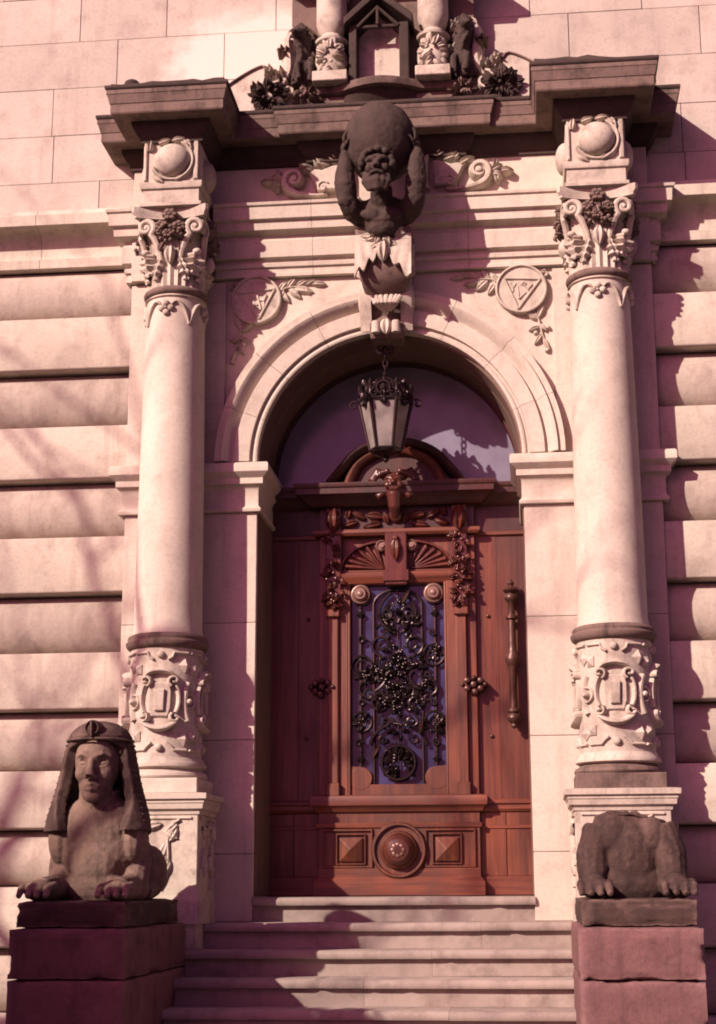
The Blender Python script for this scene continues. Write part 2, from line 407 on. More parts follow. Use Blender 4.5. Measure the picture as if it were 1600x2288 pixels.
st = thing('front_steps', 'worn grey stone steps with rounded nosings rising to the oak door', 'steps', (0, -0.3, GZ))
RZ = 0.165
def step_mb(x0, x1, yn, z, depth, ov=0.05, th=0.058, seed=0):
    rnd = random.Random(seed); n = int((x1 - x0) / 0.03) + 2; rows = []
    prof = [(ov + 0.0, -RZ), (ov, -th), (ov - 0.012, -th), (0.006, -th + 0.004), (0, -th * 0.72), (0.0, -th * 0.4), (0.006, -th * 0.15), (0.02, 0), (depth, 0)]
    for i in range(n):
        x = x0 + (x1 - x0) * i / (n - 1); w = 0.006 * mnoise.noise(Vector((x * 2.2, seed * 3.1, 0))) ; c = max(0, mnoise.noise(Vector((x * 9, seed * 7.7, 4))) - 0.35) * 0.05
        row = []
        for k, (o, dz) in enumerate(prof):
            cc = c if 2 <= k <= 6 else 0
            row.append((x, yn + o + cc + (w if 2 <= k <= 7 else 0), z + dz - (cc * .5 if k in (5, 6) else 0) + w * .5 * (k >= 4)))
        rows.append(row)
    mb = MB(); mb.grid(rows)
    m2 = len(prof); mb.f.append(tuple(range(m2))); mb.f.append(tuple((n - 1) * m2 + j for j in reversed(range(m2))))
    return mb
JO = {0: [-0.98, 0.99], 1: [-1.262, 0.62, 1.262], 2: [-1.32, 0.31, 1.25], 3: [-1.32, -0.1, 1.25], 4: [-1.32, 0.45, 1.25]}
for k in range(0, 9):
    js = JO.get(k, [-1.32, -0.4, 0.5, 1.25]); js = list(js)
    for a, b in zip(js[:-1], js[1:]):
        yn = -0.03 - 0.315 * k
        part('step_stone', step_mb(a + 0.0007, b - 0.0007, yn, -RZ * k + random.uniform(-.002, .002), 0.75 if k == 0 else 0.40, seed=k * 5 + int(a * 10)), M_step, st, 50)
part('step_core', MB().box(-1.255, 1.255, 0.06, 0.9, GZ, -0.17), M_core, st)
for k in range(1, 9):
    part('step_core', MB().box(-1.31, 1.24, -0.315 * k + 0.06, -0.315 * k + 0.38, GZ, -RZ * k - 0.07), M_core, st)

# ------------------------------------------------------------------ side walls
wall = thing('facade_wall', 'pale sandstone front wall with bulging banded courses below and smooth ashlar above', 'wall', (0, 0.3, GZ))
part('wall_core', MB().box(-5.0, -1.0, WY + 0.03, 0.5, GZ, 5.0), M_core, wall)
part('wall_core', MB().box(1.0, 5.0, WY + 0.03, 0.5, GZ, 5.0), M_core, wall)
part('wall_core', MB().box(-5.0, 5.0, WY + 0.012, 0.75, 5.0, 8.2), M_core, wall)
def course_block(prof, name):
    mb = MB(); rows = []
    for x, dd in ((-0.4995, 0.002), (-0.498, 0.0), (0.498, 0.0), (0.4995, 0.002)):
        rows.append([(x, -max(-.025, o - dd), z) for o, z in prof])
    mb.grid(rows); k = len(prof); mb.f.append(tuple(range(k))); mb.f.append(tuple(3 * k + j for j in reversed(range(k)))); return mesh_from(name, mb)
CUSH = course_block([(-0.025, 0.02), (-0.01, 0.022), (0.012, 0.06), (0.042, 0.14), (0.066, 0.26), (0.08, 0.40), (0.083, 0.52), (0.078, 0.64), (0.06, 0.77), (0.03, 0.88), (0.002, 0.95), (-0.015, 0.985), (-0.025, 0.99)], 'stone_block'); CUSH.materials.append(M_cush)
FLAT = course_block([(-0.025, 0.015), (0.10, 0.018), (0.116, 0.04), (0.12, 0.06), (0.12, 0.95), (0.116, 0.97), (0.10, 0.985), (-0.025, 0.99)], 'stone_block'); FLAT.materials.append(M_wall)
ZJ = [GZ, -0.785, -0.35, 0.085, 0.475, 0.905, 1.33, 1.766, 2.195, 2.64, 3.072, 3.506, 3.943, 4.387, 4.805]
rb = random.Random(3)
for sg in (-1, 1):
    for i in range(len(ZJ) - 1):
        x = 1.985; first = True
        while x < 4.95:
            ln = rb.choice((1.7, 2.0, 2.4)) * (0.7 if first and i % 4 == 1 else 1); first = False
            x2 = min(x + ln, 5.0)
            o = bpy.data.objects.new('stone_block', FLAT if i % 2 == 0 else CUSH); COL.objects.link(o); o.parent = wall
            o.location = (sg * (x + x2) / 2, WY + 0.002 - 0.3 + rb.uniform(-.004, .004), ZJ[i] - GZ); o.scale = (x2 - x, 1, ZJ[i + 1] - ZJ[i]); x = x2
# string course on both wings
SC = [(0.0, 4.805), (0.075, 4.81), (0.08, 4.885), (0.045, 4.90), (0.035, 4.96), (0.05, 5.03), (0.09, 5.085), (0.14, 5.108), (0.215, 5.115), (0.22, 5.20), (0.19, 5.215), (0.17, 5.255), (0.0, 5.29)]
for sg in (-1, 1):
    xs = [2.0, 2.75, 3.6, 4.4, 5.0]
    for a, b in zip(xs[:-1], xs[1:]):
        p = [(-b, WY), (-a - 0.003, WY)] if sg < 0 else [(a + 0.003, WY), (b, WY)]
        part('string_course', MB().sweep(p, SC), M_wall, wall, 40)
ABLK = {}
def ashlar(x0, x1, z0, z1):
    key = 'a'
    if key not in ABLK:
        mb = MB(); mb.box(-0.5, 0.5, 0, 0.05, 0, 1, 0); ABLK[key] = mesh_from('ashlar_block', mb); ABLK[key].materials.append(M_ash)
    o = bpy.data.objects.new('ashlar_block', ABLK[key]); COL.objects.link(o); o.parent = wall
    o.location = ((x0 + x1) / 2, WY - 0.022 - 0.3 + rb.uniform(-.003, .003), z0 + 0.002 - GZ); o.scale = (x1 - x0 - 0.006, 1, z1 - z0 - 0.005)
ZA = [5.285, 5.56, 5.97, 6.385, 6.80, 7.21, 7.62, 8.03]
OFF = [-2.55, -2.5, -2.52, -2.12, -2.5, -2.1, -2.4]
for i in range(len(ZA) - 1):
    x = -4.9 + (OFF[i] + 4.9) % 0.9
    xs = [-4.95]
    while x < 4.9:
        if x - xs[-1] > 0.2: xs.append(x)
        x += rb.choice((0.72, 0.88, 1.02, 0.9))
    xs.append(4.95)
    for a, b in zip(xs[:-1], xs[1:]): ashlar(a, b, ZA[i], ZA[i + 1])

# ------------------------------------------------------------------ portal piers, arch and spandrels
RI, RO, ZC = 0.985, 1.30, 3.155
portal = thing('portal_arch', 'round sandstone archway with moulded archivolt framing the oak door', 'archway', (0, 0.3, -0.16))
DY = 0.68
for sg in (-1, 1):
    zs = [-0.165, 0.30, 1.10, 1.95, 2.775]
    for i in range(4):
        a, b = sorted((sg * RI, sg * 1.985))
        part('pier_stone', MB().box(a, b, 0.0 + 0.0015 * (i % 2), DY + 0.2, zs[i] + 0.0015, zs[i + 1] - 0.0015, 0.003), M_col, portal)
    a, b = sorted((sg * (RI + 0.002), sg * 1.98))
    part('pier_stone', MB().box(a, b, 0.002, DY + 0.2, 2.777, 3.15), M_col, portal)
    imp = [(0.0, 2.775), (0.03, 2.778), (0.034, 2.80), (0.018, 2.815), (0.012, 2.83), (0.012, 2.95), (0.03, 2.975), (0.05, 2.985), (0.05, 3.03), (0.085, 3.06), (0.095, 3.07), (0.095, 3.125), (0.085, 3.14), (0.0, 3.152)]
    p = [(-2.0, 0.15), (-2.0, 0.0), (-RI, 0.0), (-RI, DY)] if sg < 0 else [(RI, DY), (RI, 0.0), (2.0, 0.0), (2.0, 0.15)]
    part('impost', MB().sweep(p, imp), M_col, portal, 40)
# backing wall above the imposts with the arched opening cut out
def archwall():
    mb = MB(); n = 40; y0, y1 = 0.03, DY + 0.2; ztop = 5.56; xo = 1.985
    arc = [(RI * cos(pi * k / n), ZC + RI * sin(pi * k / n)) for k in range(n + 1)]
    out = []
    for x, z in arc:   # project to rectangle
        dx, dz = x, z - ZC; t = min(xo / abs(dx) if abs(dx) > 1e-6 else 1e9, (ztop - ZC) / dz if dz > 1e-6 else 1e9); out.append((dx * t, ZC + dz * t))
    rows = [[(x, y0, z) for x, z in out], [(x, y0, z) for x, z in arc], [(x, y1, z) for x, z in arc], [(x, y1, z) for x, z in out]]
    mb.grid(rows, cv=True); return mb
part('spandrel_wall', archwall(), M_col, portal, 30)
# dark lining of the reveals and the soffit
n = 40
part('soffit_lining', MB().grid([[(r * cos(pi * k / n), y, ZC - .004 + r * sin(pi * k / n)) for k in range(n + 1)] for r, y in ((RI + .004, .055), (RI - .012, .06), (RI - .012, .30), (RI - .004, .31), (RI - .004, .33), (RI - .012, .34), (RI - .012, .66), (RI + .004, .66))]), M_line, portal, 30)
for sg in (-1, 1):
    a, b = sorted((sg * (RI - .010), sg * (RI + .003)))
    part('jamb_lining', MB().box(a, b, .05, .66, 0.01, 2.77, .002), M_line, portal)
# voussoirs: moulded archivolt in pieces
AP = [(RI - 0.001, 0.05), (RI - 0.001, -0.03), (RI + 0.014, -0.036), (RI + 0.03, -0.03), (RI + 0.034, -0.02), (RI + 0.05, -0.02), (RI + 0.055, -0.052), (RI + 0.165, -0.06), (RI + 0.17, -0.028), (RI + 0.185, -0.03),
      (RI + 0.21, -0.055), (RI + 0.235, -0.088), (RI + 0.26, -0.1), (RI + 0.265, -0.075), (RI + 0.315, -0.08), (RI + 0.318, 0.05)]
va = [0, 20, 43, 66, 81, 99, 117, 140, 161, 180]
for a0, a1 in zip(va[:-1], va[1:]):
    mb = MB(); n = max(4, int((a1 - a0) / 3)); rows = []
    for i in range(n + 1):
        a = radians(a0 + 0.06 + (a1 - a0 - 0.12) * i / n); rows.append([(r * cos(a), y, ZC + r * sin(a)) for r, y in AP])
    mb.grid(rows); k = len(AP); mb.f.append(tuple(range(k))); mb.f.append(tuple(n * k + j for j in reversed(range(k))))
    part('voussoir', mb, M_col, portal, 30)
# spandrel panels with raised margins, medallions and laurel sprigs
SP0 = 0.03
def spandrel(sg):
    def arcpts(R, a0, a1, n=14): return [(R * cos(a0 + (a1 - a0) * k / n), ZC + R * sin(a0 + (a1 - a0) * k / n)) for k in range(n + 1)]
    # margin strip beside the column and under the architrave
    xs = 1.245
    mb = MB().box(*sorted((sg * xs, sg * 1.985)), -0.004, 0.2, 3.153, 4.60, 0.002); part('margin_strip', mb, M_col, portal)
    f = plane(SP0, 0, 0, sg)
    mc = part('medallion', dome(MB(), f, 1.01, 4.445, 0.195, 0.05, [(1, -.004), (1, .045), (.985, .055), (.93, .058), (.9, .05), (.88, .04), (.5, .04)], 40), M_carve, portal, 30,
              'round medallion with a triangle under the cornice shade' if sg < 0 else 'round medallion with a sunlit triangle and relief letters')
    mc_v = None
    h0 = 0.04; ff = lambda u, v, h: f(u, v, h + h0)
    if sg > 0: tri = [(0.885, 4.53), (1.155, 4.515), (0.985, 4.285)]
    else: tri = [(1.15, 4.50), (0.865, 4.525), (0.985, 4.29)]
    tb = MB()
    for i in range(3):
        p, q = tri[i], tri[(i + 1) % 3]; strip(tb, ff, [p, ((p[0] + q[0]) / 2, (p[1] + q[1]) / 2), q], 0.012, 0.016)
    part('triangle', tb, M_carve, mc)
    lt = MB()
    if sg > 0:
        for seg in ([(0.985, 4.46), (0.992, 4.365)], [(0.992, 4.365), (1.045, 4.415)], [(0.93, 4.49), (0.95, 4.455), (0.948, 4.42)], [(0.972, 4.49), (0.95, 4.455)],
                    [(1.03, 4.495), (1.012, 4.475), (1.035, 4.465), (1.045, 4.485), (1.03, 4.495)], [(1.035, 4.465), (1.065, 4.43)], [(1.06, 4.44), (1.095, 4.475)], [(1.085, 4.43), (1.11, 4.455)]):
            part('letter', strip(MB(), ff, seg, 0.0085, 0.014), M_carve, mc)
    else:
        for seg in ([(0.93, 4.48), (0.95, 4.43), (0.945, 4.38)], [(1.0, 4.49), (0.99, 4.44), (0.97, 4.36)], [(1.06, 4.48), (1.04, 4.44), (1.01, 4.38)], [(0.95, 4.43), (0.99, 4.44)], [(1.04, 4.44), (1.0, 4.40)]):
            part('letter', strip(MB(), ff, seg, 0.010, 0.018), M_carve, mc)
    def sprig(name, stem, leaves, berries):
        o = part(name, strip(MB(), f, stem, [0.013 - 0.007 * i / (len(stem) - 1) for i in range(len(stem))], 0.03), M_carve, portal)
        for (u, v, a, ln, wd) in leaves: part('leaf', leaf(MB(), f, u, v, a, ln, wd, 0.035), M_carve, o)
        for (u, v) in berries: part('berry', dome(MB(), f, u, v, 0.02, 0.035, n=9), M_carve, o)
    sprig('laurel_sprig', [(0.87, 4.50), (0.78, 4.54), (0.68, 4.55), (0.58, 4.575)],
          [(0.84, 4.52, 2.3, .10, .026), (0.82, 4.51, 4.1, .11, .028), (0.77, 4.54, 2.2, .10, .026), (0.755, 4.535, 3.9, .12, .03), (0.72, 4.535, 3.35, .15, .033), (0.70, 4.55, 2.6, .10, .024), (0.66, 4.55, 4.0, .09, .024), (0.63, 4.565, 2.7, .09, .02), (0.59, 4.572, 3.25, .12, .026), (0.80, 4.53, 5.0, .09, .02)],
          [(0.80, 4.565), (0.70, 4.50), (0.86, 4.44)])
    sprig('laurel_sprig', [(1.10, 4.27), (1.135, 4.20), (1.15, 4.12), (1.18, 4.0)],
          [(1.10, 4.27, 0.9, .10, .025), (1.125, 4.22, 1.15, .13, .03), (1.12, 4.22, 2.6, .11, .024), (1.14, 4.17, -0.9, .08, .02), (1.14, 4.15, 3.5, .09, .02), (1.155, 4.09, -2.2, .10, .02), (1.165, 4.06, -1.2, .12, .018), (1.06, 4.24, -0.4, .09, .022)],
          [(1.20, 4.14), (1.11, 4.10), (1.19, 3.96)])
    sprig('laurel_sprig', [(1.16, 4.58), (1.19, 4.60), (1.205, 4.575)], [(1.15, 4.575, 0.2, .06, .018), (1.19, 4.59, -1.0, .05, .015)], [(1.205, 4.555)])
spandrel(-1); spandrel(1)

# ------------------------------------------------------------------ entablature between and over the columns
ent = thing('entablature', 'stepped sandstone entablature with soot darkened cornice above the arch', 'cornice', (0, 0.3, 4.6))
AR = [(0.0, 4.62), (0.03, 4.625), (0.03, 4.655), (0.022, 4.66), (0.022, 4.695), (0.04, 4.70), (0.044, 4.73), (0.02, 4.745), (0.02, 4.765), (0.06, 4.772), (0.064, 4.905), (0.05, 4.92), (0.045, 4.95), (0.075, 4.965), (0.115, 4.975), (0.12, 5.042), (0.15, 5.052), (0.155, 5.15), (0.17, 5.158), (0.175, 5.18), (0.05, 5.235), (0.0, 5.24)]
for a, b in ((-1.33, -0.57), (-0.568, -0.20), (0.20, 0.62), (0.622, 1.33)):
    part('architrave', MB().sweep([(a, 0.012), (b, 0.012)], AR), M_col, ent, 30)
part('architrave', MB().sweep([(-2.0, 0.15), (-2.0, 0.012), (-1.75, 0.012)], AR), M_col, ent, 30)
part('architrave', MB().sweep([(1.75, 0.012), (2.0, 0.012), (2.0, 0.15)], AR), M_col, ent, 30)
for a, b in ((-1.38, -0.55), (-0.548, 0.55), (0.552, 1.38)):
    part('frieze_stone', MB().box(a, b, 0.0, 0.3, 5.225, 5.62, 0.002), M_col, ent)
for sg in (-1, 1):
    part('frieze_stone', MB().box(*sorted((sg * 1.78, sg * 1.98)), -0.055, 0.3, 4.62, 5.62, 0.002), M_col, ent)
HB = 0.215
bl0, bl1 = CX0 - HB, CX0 + HB; BF = -0.50
for sg in (-1, 1):
    a, b = sorted((sg * bl0, sg * bl1))
    bk = part('frieze_block', MB().box(a, b, BF, 0.0, 5.02, 5.62, 0.004), M_carve, ent, 30, 'projecting block with a half ball over the left capital' if sg < 0 else 'projecting block with a half ball over the right capital')
    part('block_ledge', MB().sweep([(a, -0.02), (a, BF), (b, BF), (b, -0.02)], [(0.0, 5.16), (0.015, 5.165), (0.022, 5.185), (0.022, 5.215), (0.0, 5.225)]), M_carve, bk, 30)
    part('block_ledge', MB().sweep([(a, -0.02), (a, BF), (b, BF), (b, -0.02)], [(0.0, 5.022), (0.018, 5.024), (0.018, 5.05), (0.0, 5.06)]), M_carve, bk, 30)
    f = plane(BF, sg * CX0, 0)
    bm_ = MB(); bm_.ell((sg * CX0 + 0.01, BF - 0.015, 5.385), (0.135, 0.10, 0.13), nu=24, nv=16); part('ball', bm_, M_carve, bk)
    rim = MB(); strip(rim, f, circ(0.01, 5.385, 0.155, 28, 3.5, 7.4, True), 0.018, 0.04); part('ball_rim', rim, M_carve, bk)
    for (u, v, an, ln) in ((-.10, 5.53, .3, .10), (0.0, 5.55, .1, .11), (.08, 5.54, -.5, .10), (-.17, 5.47, 1.4, .09), (.15, 5.46, 1.9, .10), (-.13, 5.26, -.6, .10), (.10, 5.26, 3.6, .09)):
        part('leaf', leaf(MB(), f, u, v, an, ln, .028, .045), M_carve, bk)
    part('corner_fillet', plate(MB(), f, [(HB - .045, 5.23), (HB - .008, 5.23), (HB - .008, 5.6), (HB - .045, 5.6)], .02), M_carve, bk)
    part('corner_fillet', plate(MB(), f, [(-HB + .008, 5.23), (-HB + .03, 5.23), (-HB + .03, 5.6), (-HB + .008, 5.6)], .02), M_carve, bk)
    for s2 in (-1, 1):   # balls on the sides of the block
        e = MB(); e.ell((sg * CX0 + s2 * HB, -0.25, 5.36), (0.075, 0.12, 0.125), nu=18, nv=12); part('side_ball', e, M_carve, bk)
# cornice that breaks forward over the blocks
cpath = [(-1.985, 0.12), (-1.985, -0.055), (-bl1, -0.055), (-bl1, BF), (-bl0, BF), (-bl0, 0.0), (-0.60, 0.0), (-0.60, -0.05), (0.60, -0.05), (0.60, 0.0), (bl0, 0.0), (bl0, BF), (bl1, BF), (bl1, -0.055), (1.985, -0.055), (1.985, 0.12)]
CB = [(0.0, 5.53), (0.02, 5.535), (0.024, 5.57), (0.05, 5.60), (0.075, 5.645), (0.08, 5.66), (0.085, 5.69), (0.0, 5.70)]
CT = [(0.0, 5.685), (0.205, 5.688), (0.212, 5.70), (0.212, 5.765), (0.218, 5.77), (0.222, 5.785), (0.235, 5.835), (0.24, 5.84), (0.24, 5.872), (0.0, 5.905)]
part('bed_moulding', MB().sweep(cpath, CB), M_black, ent, 30)  # black colour stands in for the deep shade under the cornice
part('cornice', MB().sweep(cpath, CT), M_dirt_shade, ent, 30)
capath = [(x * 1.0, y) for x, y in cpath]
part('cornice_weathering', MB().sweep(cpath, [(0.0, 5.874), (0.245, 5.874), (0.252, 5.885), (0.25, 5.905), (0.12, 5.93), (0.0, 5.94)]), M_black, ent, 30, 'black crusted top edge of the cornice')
part('frieze_core', MB().box(-1.98, 1.98, 0.005, 0.4, 5.60, 5.93), M_dirt_shade, ent)
for sg in (-1, 1):
    a, b = sorted((sg * bl0, sg * bl1)); part('frieze_core', MB().box(a + .003, b - .003, BF + .004, 0.01, 5.6, 5.925), M_dirt_shade, ent)
    # rough cap stones on the breaks
    rnd = random.Random(11 + sg); mb = MB(); rows = []
    for i in range(12):
        t = i / 11; x = sg * CX0 - 0.43 + 0.86 * t; zz = 5.93 + 0.02 * rnd.random() + (0.018 if sg > 0 and t < .55 else 0)
        rows.append([(x, BF - 0.22 + 0.012 * rnd.random(), 5.9), (x, BF - 0.235 + 0.015 * rnd.random(), 5.915), (x, BF - 0.20, zz), (x, -0.05, zz + 0.02), (x, -0.05, 5.9)])
    mb.grid(rows, cu=True, caps=True); part('cap_stone', mb, M_black, ent, 30)
e = MB(); e.ell((-1.86, -0.66, 5.95), (0.06, 0.05, 0.04), nu=10, nv=7); part('cap_lump', e, M_black, ent)
# scroll ornaments on the frieze
for sg in (-1, 1):
    f = plane(0.0, 0, 0, sg); y = 5.40
    so = part('scroll_ornament', plate(MB(), f, [(0.36, 5.30), (0.52, 5.30), (0.53, 5.33), (0.56, 5.36), (0.60, 5.45), (0.55, 5.48), (0.50, 5.47), (0.42, 5.50), (0.36, 5.51)], 0.07, 0.012), M_carve, ent, 30)
    part('scroll', strip(MB(), f, bez((0.46, 5.28), (0.60, 5.24), (0.80, 5.28), (0.79, 5.40), 12) + spiral(0.715, 5.405, 0.075, 1.4, 0.0, 1, 22), [0.014 + 0.028 * min(1, i / 8) * (1 if i < 14 else max(.35, 1 - (i - 14) / 26)) for i in range(36)], 0.09), M_carve, so)
    part('scroll_eye', dome(MB(), f, 0.715, 5.405, 0.04, 0.10, n=12), M_carve, so)
    part('scroll', strip(MB(), f, spiral(0.49, 5.325, 0.05, 1.2, 2.5, -1, 18), 0.018, 0.085), M_carve, so)
    for (u, v, a, ln, wd) in ((0.80, 5.40, 0.5, .09, .03), (0.81, 5.39, -0.5, .08, .03), (0.86, 5.40, 0.0, .10, .03), (0.83, 5.43, 1.2, .06, .022), (0.84, 5.37, -1.3, .06, .02), (0.55, 5.47, 0.4, .12, .032), (0.50, 5.49, 0.9, .10, .03), (0.44, 5.52, 0.2, .12, .034), (0.56, 5.50, -.2, .14, .026), (0.38, 5.54, .6, .08, .03)):
        part('leaf', leaf(MB(), f, u, v, a, ln * 1.2, wd * 1.25, .085), M_carve, so)
    part('scroll', strip(MB(), f, [(0.30, 5.28), (0.30, 5.45), (0.31, 5.53), (0.34, 5.57)], [.035, .032, .026, .016], .09), M_carve, so)

# ------------------------------------------------------------------ columns
def column(sg):
    cx = sg * CX0
    lab = ('unfluted sandstone column on the sphinx-head side, left of the door' if sg < 0 else 'unfluted sandstone column behind the headless sphinx, right of the door')
    t = thing('column', lab, 'column', (cx, CY0, -0.165), 'columns flanking the doorway')
    # pedestal
    HD = 0.315
    ped = part('pedestal', MB().box(cx - HD, cx + HD, CY0 - HD, 0.05, GZ, 0.585, 0.006), M_carve, t)
    part('pedestal_cap', MB().sweep([(cx - HD, 0.04), (cx - HD, CY0 - HD), (cx + HD, CY0 - HD), (cx + HD, 0.04)], [(-0.02, 0.55), (0.008, 0.553), (0.012, 0.575), (0.034, 0.59), (0.04, 0.625), (0.046, 0.63), (0.046, 0.648), (0.064, 0.655), (0.066, 0.692), (0.0, 0.70), (-0.1, 0.702)]), M_col if sg < 0 else M_carve, t, 30)
    part('pedestal_foot', MB().sweep([(cx - HD, 0.04), (cx - HD, CY0 - HD), (cx + HD, CY0 - HD), (cx + HD, 0.04)], [(0.0, -0.17), (0.022, -0.168), (0.022, -0.035), (0.0, 0.02)]), M_carve, t, 30)
    f = plane(CY0 - HD, cx, 0)
    for fc, who in ((f, 0), (sideplane(cx - sg * HD, CY0 + 0.0, 0, -sg), 1)):
        if who == 1: ff = (lambda q: (lambda u, v, h: q(u, v, h)))(fc)
        else: ff = fc
        for (u, v, a, ln, wd) in ((-.2, .46, -.3, .16, .04), (-.05, .47, .2, .12, .035), (.08, .46, -.6, .12, .035), (.17, .49, -2.4, .10, .03), (.1, .36, -1.9, .17, .035), (.12, .38, 1.0, .10, .03), (.02, .28, -1.2, .14, .035), (.13, .22, 2.4, .13, .03), (.08, .14, 1.1, .12, .03), (-.12, .30, -1.7, .16, .035), (-.2, .2, 1.3, .14, .03)):
            part('relief_leaf', leaf(MB(), ff, u, v, a, ln, wd, .03), M_carve, ped)
        part('relief_stem', strip(MB(), ff, bez((.19, .52), (.02, .45), (.2, .25), (.06, .06), 12), .011, .024), M_carve, ped)
        part('relief_border', strip(MB(), ff, [(-.27, .53), (.27, .53)], .012, .015), M_carve, ped)
    # plinth, base, drum
    PM = M_col if sg < 0 else M_dirt_shade
    part('plinth', MB().box(cx - .30, cx + .30, CY0 - .30, 0.02, 0.697, 0.80, 0.006), PM, t)
    part('base', MB().lathe([(.28, .795), (.295, .803), (.302, .82), (.295, .84), (.275, .85), (.262, .862), (.262, .875), (.2, .88)], cx, CY0, 56), PM, t, 40)
    part('drum_ring', MB().lathe([(.2, .868), (.278, .872), (.29, .882), (.29, .90), (.279, .915), (.272, .93), (.266, .945), (.2, .95)], cx, CY0, 56), M_carve, t, 40)
    RD = 0.258
    dr = part('drum', MB().lathe([(.2, .94), (RD, .942), (RD, 1.72), (.2, 1.722)], cx, CY0, 64), M_carve, t, 40)
    part('drum_ring', MB().lathe([(.2, 1.705), (.264, 1.708), (.285, 1.722), (.297, 1.742), (.297, 1.76), (.284, 1.768), (.282, 1.778), (.286, 1.79), (.278, 1.806), (.26, 1.815), (.2, 1.82)], cx, CY0, 56), M_dirt_shade, t, 40)
    for k in range(4):
        m = cyl(cx, CY0, RD, 0, k * pi / 2 - 0.06 * sg); H = RD * pi / 4
        part('boss', dome(MB(), m, 0, 1.655, .028, .03), M_carve, dr); part('boss', dome(MB(), m, 0.0, 1.01, .028, .03), M_carve, dr)
        for (u, v, rt) in ((H - .03, 1.58, pi / 4), (H - .03, 1.07, pi / 4), (-H + .035, 1.555, 0), (-H + .035, 1.09, 0)):
            part('diamond', pyramid(MB(), m, u, v, .035 if rt else .027, .035 if rt else .034, .035, rt), M_carve, dr)
        # cartouche frame and tablet
        ct = part('cartouche', plate(MB(), m, [(-.055, 1.22), (.055, 1.22), (.075, 1.28), (.078, 1.40), (.06, 1.46), (-.06, 1.46), (-.078, 1.40), (-.075, 1.28)], .022, .008), M_carve, dr)
        part('tablet', plate(MB(), lambda u, v, h, m=m: m(u, v, h + .022), [(-.03, 1.26), (.03, 1.26), (.034, 1.41), (-.034, 1.41)], .016, .006), M_carve, ct)
        part('strap', strip(MB(), m, spiral(-.09, 1.47, .04, 1.1, -1.2, 1, 14), .014, .055), M_carve, ct)
        part('strap', strip(MB(), m, spiral(.09, 1.47, .04, 1.1, 4.3, -1, 14), .014, .055), M_carve, ct)
        part('strap', strip(MB(), m, bez((-.10, 1.50), (-.05, 1.56), (.05, 1.56), (.10, 1.50), 10), [.01, .013, .016, .02, .022, .022, .022, .02, .016, .013, .01], .06), M_carve, ct)
        part('strap', strip(MB(), m, bez((-.12, 1.20), (-.05, 1.12), (.05, 1.12), (.12, 1.20), 10), [.012, .016, .02, .022, .024, .024, .024, .022, .02, .016, .012], .06), M_carve, ct)
        part('strap', strip(MB(), m, spiral(-.10, 1.215, .035, 1.0, 1.0, -1, 12), .013, .055), M_carve, ct)
        part('strap', strip(MB(), m, spiral(.10, 1.215, .035, 1.0, 2.1, 1, 12), .013, .055), M_carve, ct)
        for s2 in (-1, 1):
            part('strap', strip(MB(), m, bez((s2 * .105, 1.25), (s2 * .135, 1.30), (s2 * .135, 1.38), (s2 * .105, 1.44), 8), .016, .035), M_carve, ct)
            part('strap', strip(MB(), m, [(s2 * .05, 1.62), (s2 * .08, 1.64), (s2 * .09, 1.67), (s2 * .19, 1.67)], .011, .024), M_carve, dr)
            part('strap', strip(MB(), m, [(s2 * .05, 1.045), (s2 * .08, 1.02), (s2 * .10, .995), (s2 * .19, .995)], .011, .024), M_carve, dr)
        part('strap', strip(MB(), m, bez((H, 1.20), (H - .04, 1.26), (H - .04, 1.40), (H, 1.46), 8), .022, .03), M_carve, dr)
        part('boss', dome(MB(), m, H - .005, 1.33, .022, .05), M_carve, dr)
        part('strap', strip(MB(), m, circ(H, 1.33, .05, 20, 0, 2 * pi), .009, .026, closed=True), M_carve, dr)
    # shaft with slight entasis
    prof = [(.2, 1.80), (.252, 1.815), (.25, 1.835), (.243, 1.86)]
    for i in range(1, 15):
        q = i / 14; prof.append((.243 - .028 * q ** 1.5, 1.86 + 2.47 * q))
    prof += [(.217, 4.345), (.217, 4.36), (.15, 4.365)]
    part('shaft', MB().lathe(prof, cx, CY0, 64), M_col, t, 40)
    part('neck_ring', MB().lathe([(.15, 4.348), (.222, 4.352), (.238, 4.366), (.243, 4.382), (.238, 4.40), (.222, 4.412), (.15, 4.416)], cx, CY0, 56), M_dirt_shade, t, 40)
    RN = .219; ga = part('neck_garland', strip(MB(), cyl(cx, CY0, RN, 0, 0), [(RN * 2 * pi * i / 60 - RN * pi, 4.335) for i in range(61)], .006, .012), M_carve, t)
    for k in range(4):
        m = cyl(cx, CY0, RN, 0, k * pi / 2 - 0.1)
        for (du, dv) in ((0, .035), (-.035, 0), (.035, 0), (0, -.035)): part('rosette_petal', dome(MB(), m, du, 4.235 + dv, .026, .028, n=10), M_carve, ga)
        part('rosette_eye', dome(MB(), m, 0, 4.235, .014, .032, n=8), M_carve, ga)
        for s2 in (-1, 1):
            part('festoon', strip(MB(), m, bez((s2 * .04, 4.26), (s2 * .07, 4.31), (s2 * .12, 4.31), (s2 * .17, 4.12), 12), [.008 + .008 * sin(pi * i / 12) for i in range(13)], .022), M_carve, ga)
    # capital
    cap = part('capital', MB(), M_carve, t)
    bell = MB(); n = 96; rows = []
    for q in range(9):
        zz = 4.41 + .46 * q / 8; rr_ = .205 + .012 * q / 8 + (.05 * max(0, (q - 5) / 3) ** 2)
        rows.append([(cx + (rr_ + (.010 * cos(k * 2 * pi / n * 24) if q < 6 else 0)) * sin(2 * pi * k / n), CY0 - (rr_ + (.010 * cos(k * 2 * pi / n * 24) if q < 6 else 0)) * cos(2 * pi * k / n), zz) for k in range(n)])
    bell.grid(rows, cu=True, caps=True)
    off = wloc(t); me = mesh_from('capital', bell, off); me.materials.append(M_carve); old = cap.data; cap.data = me; bpy.data.meshes.remove(old)
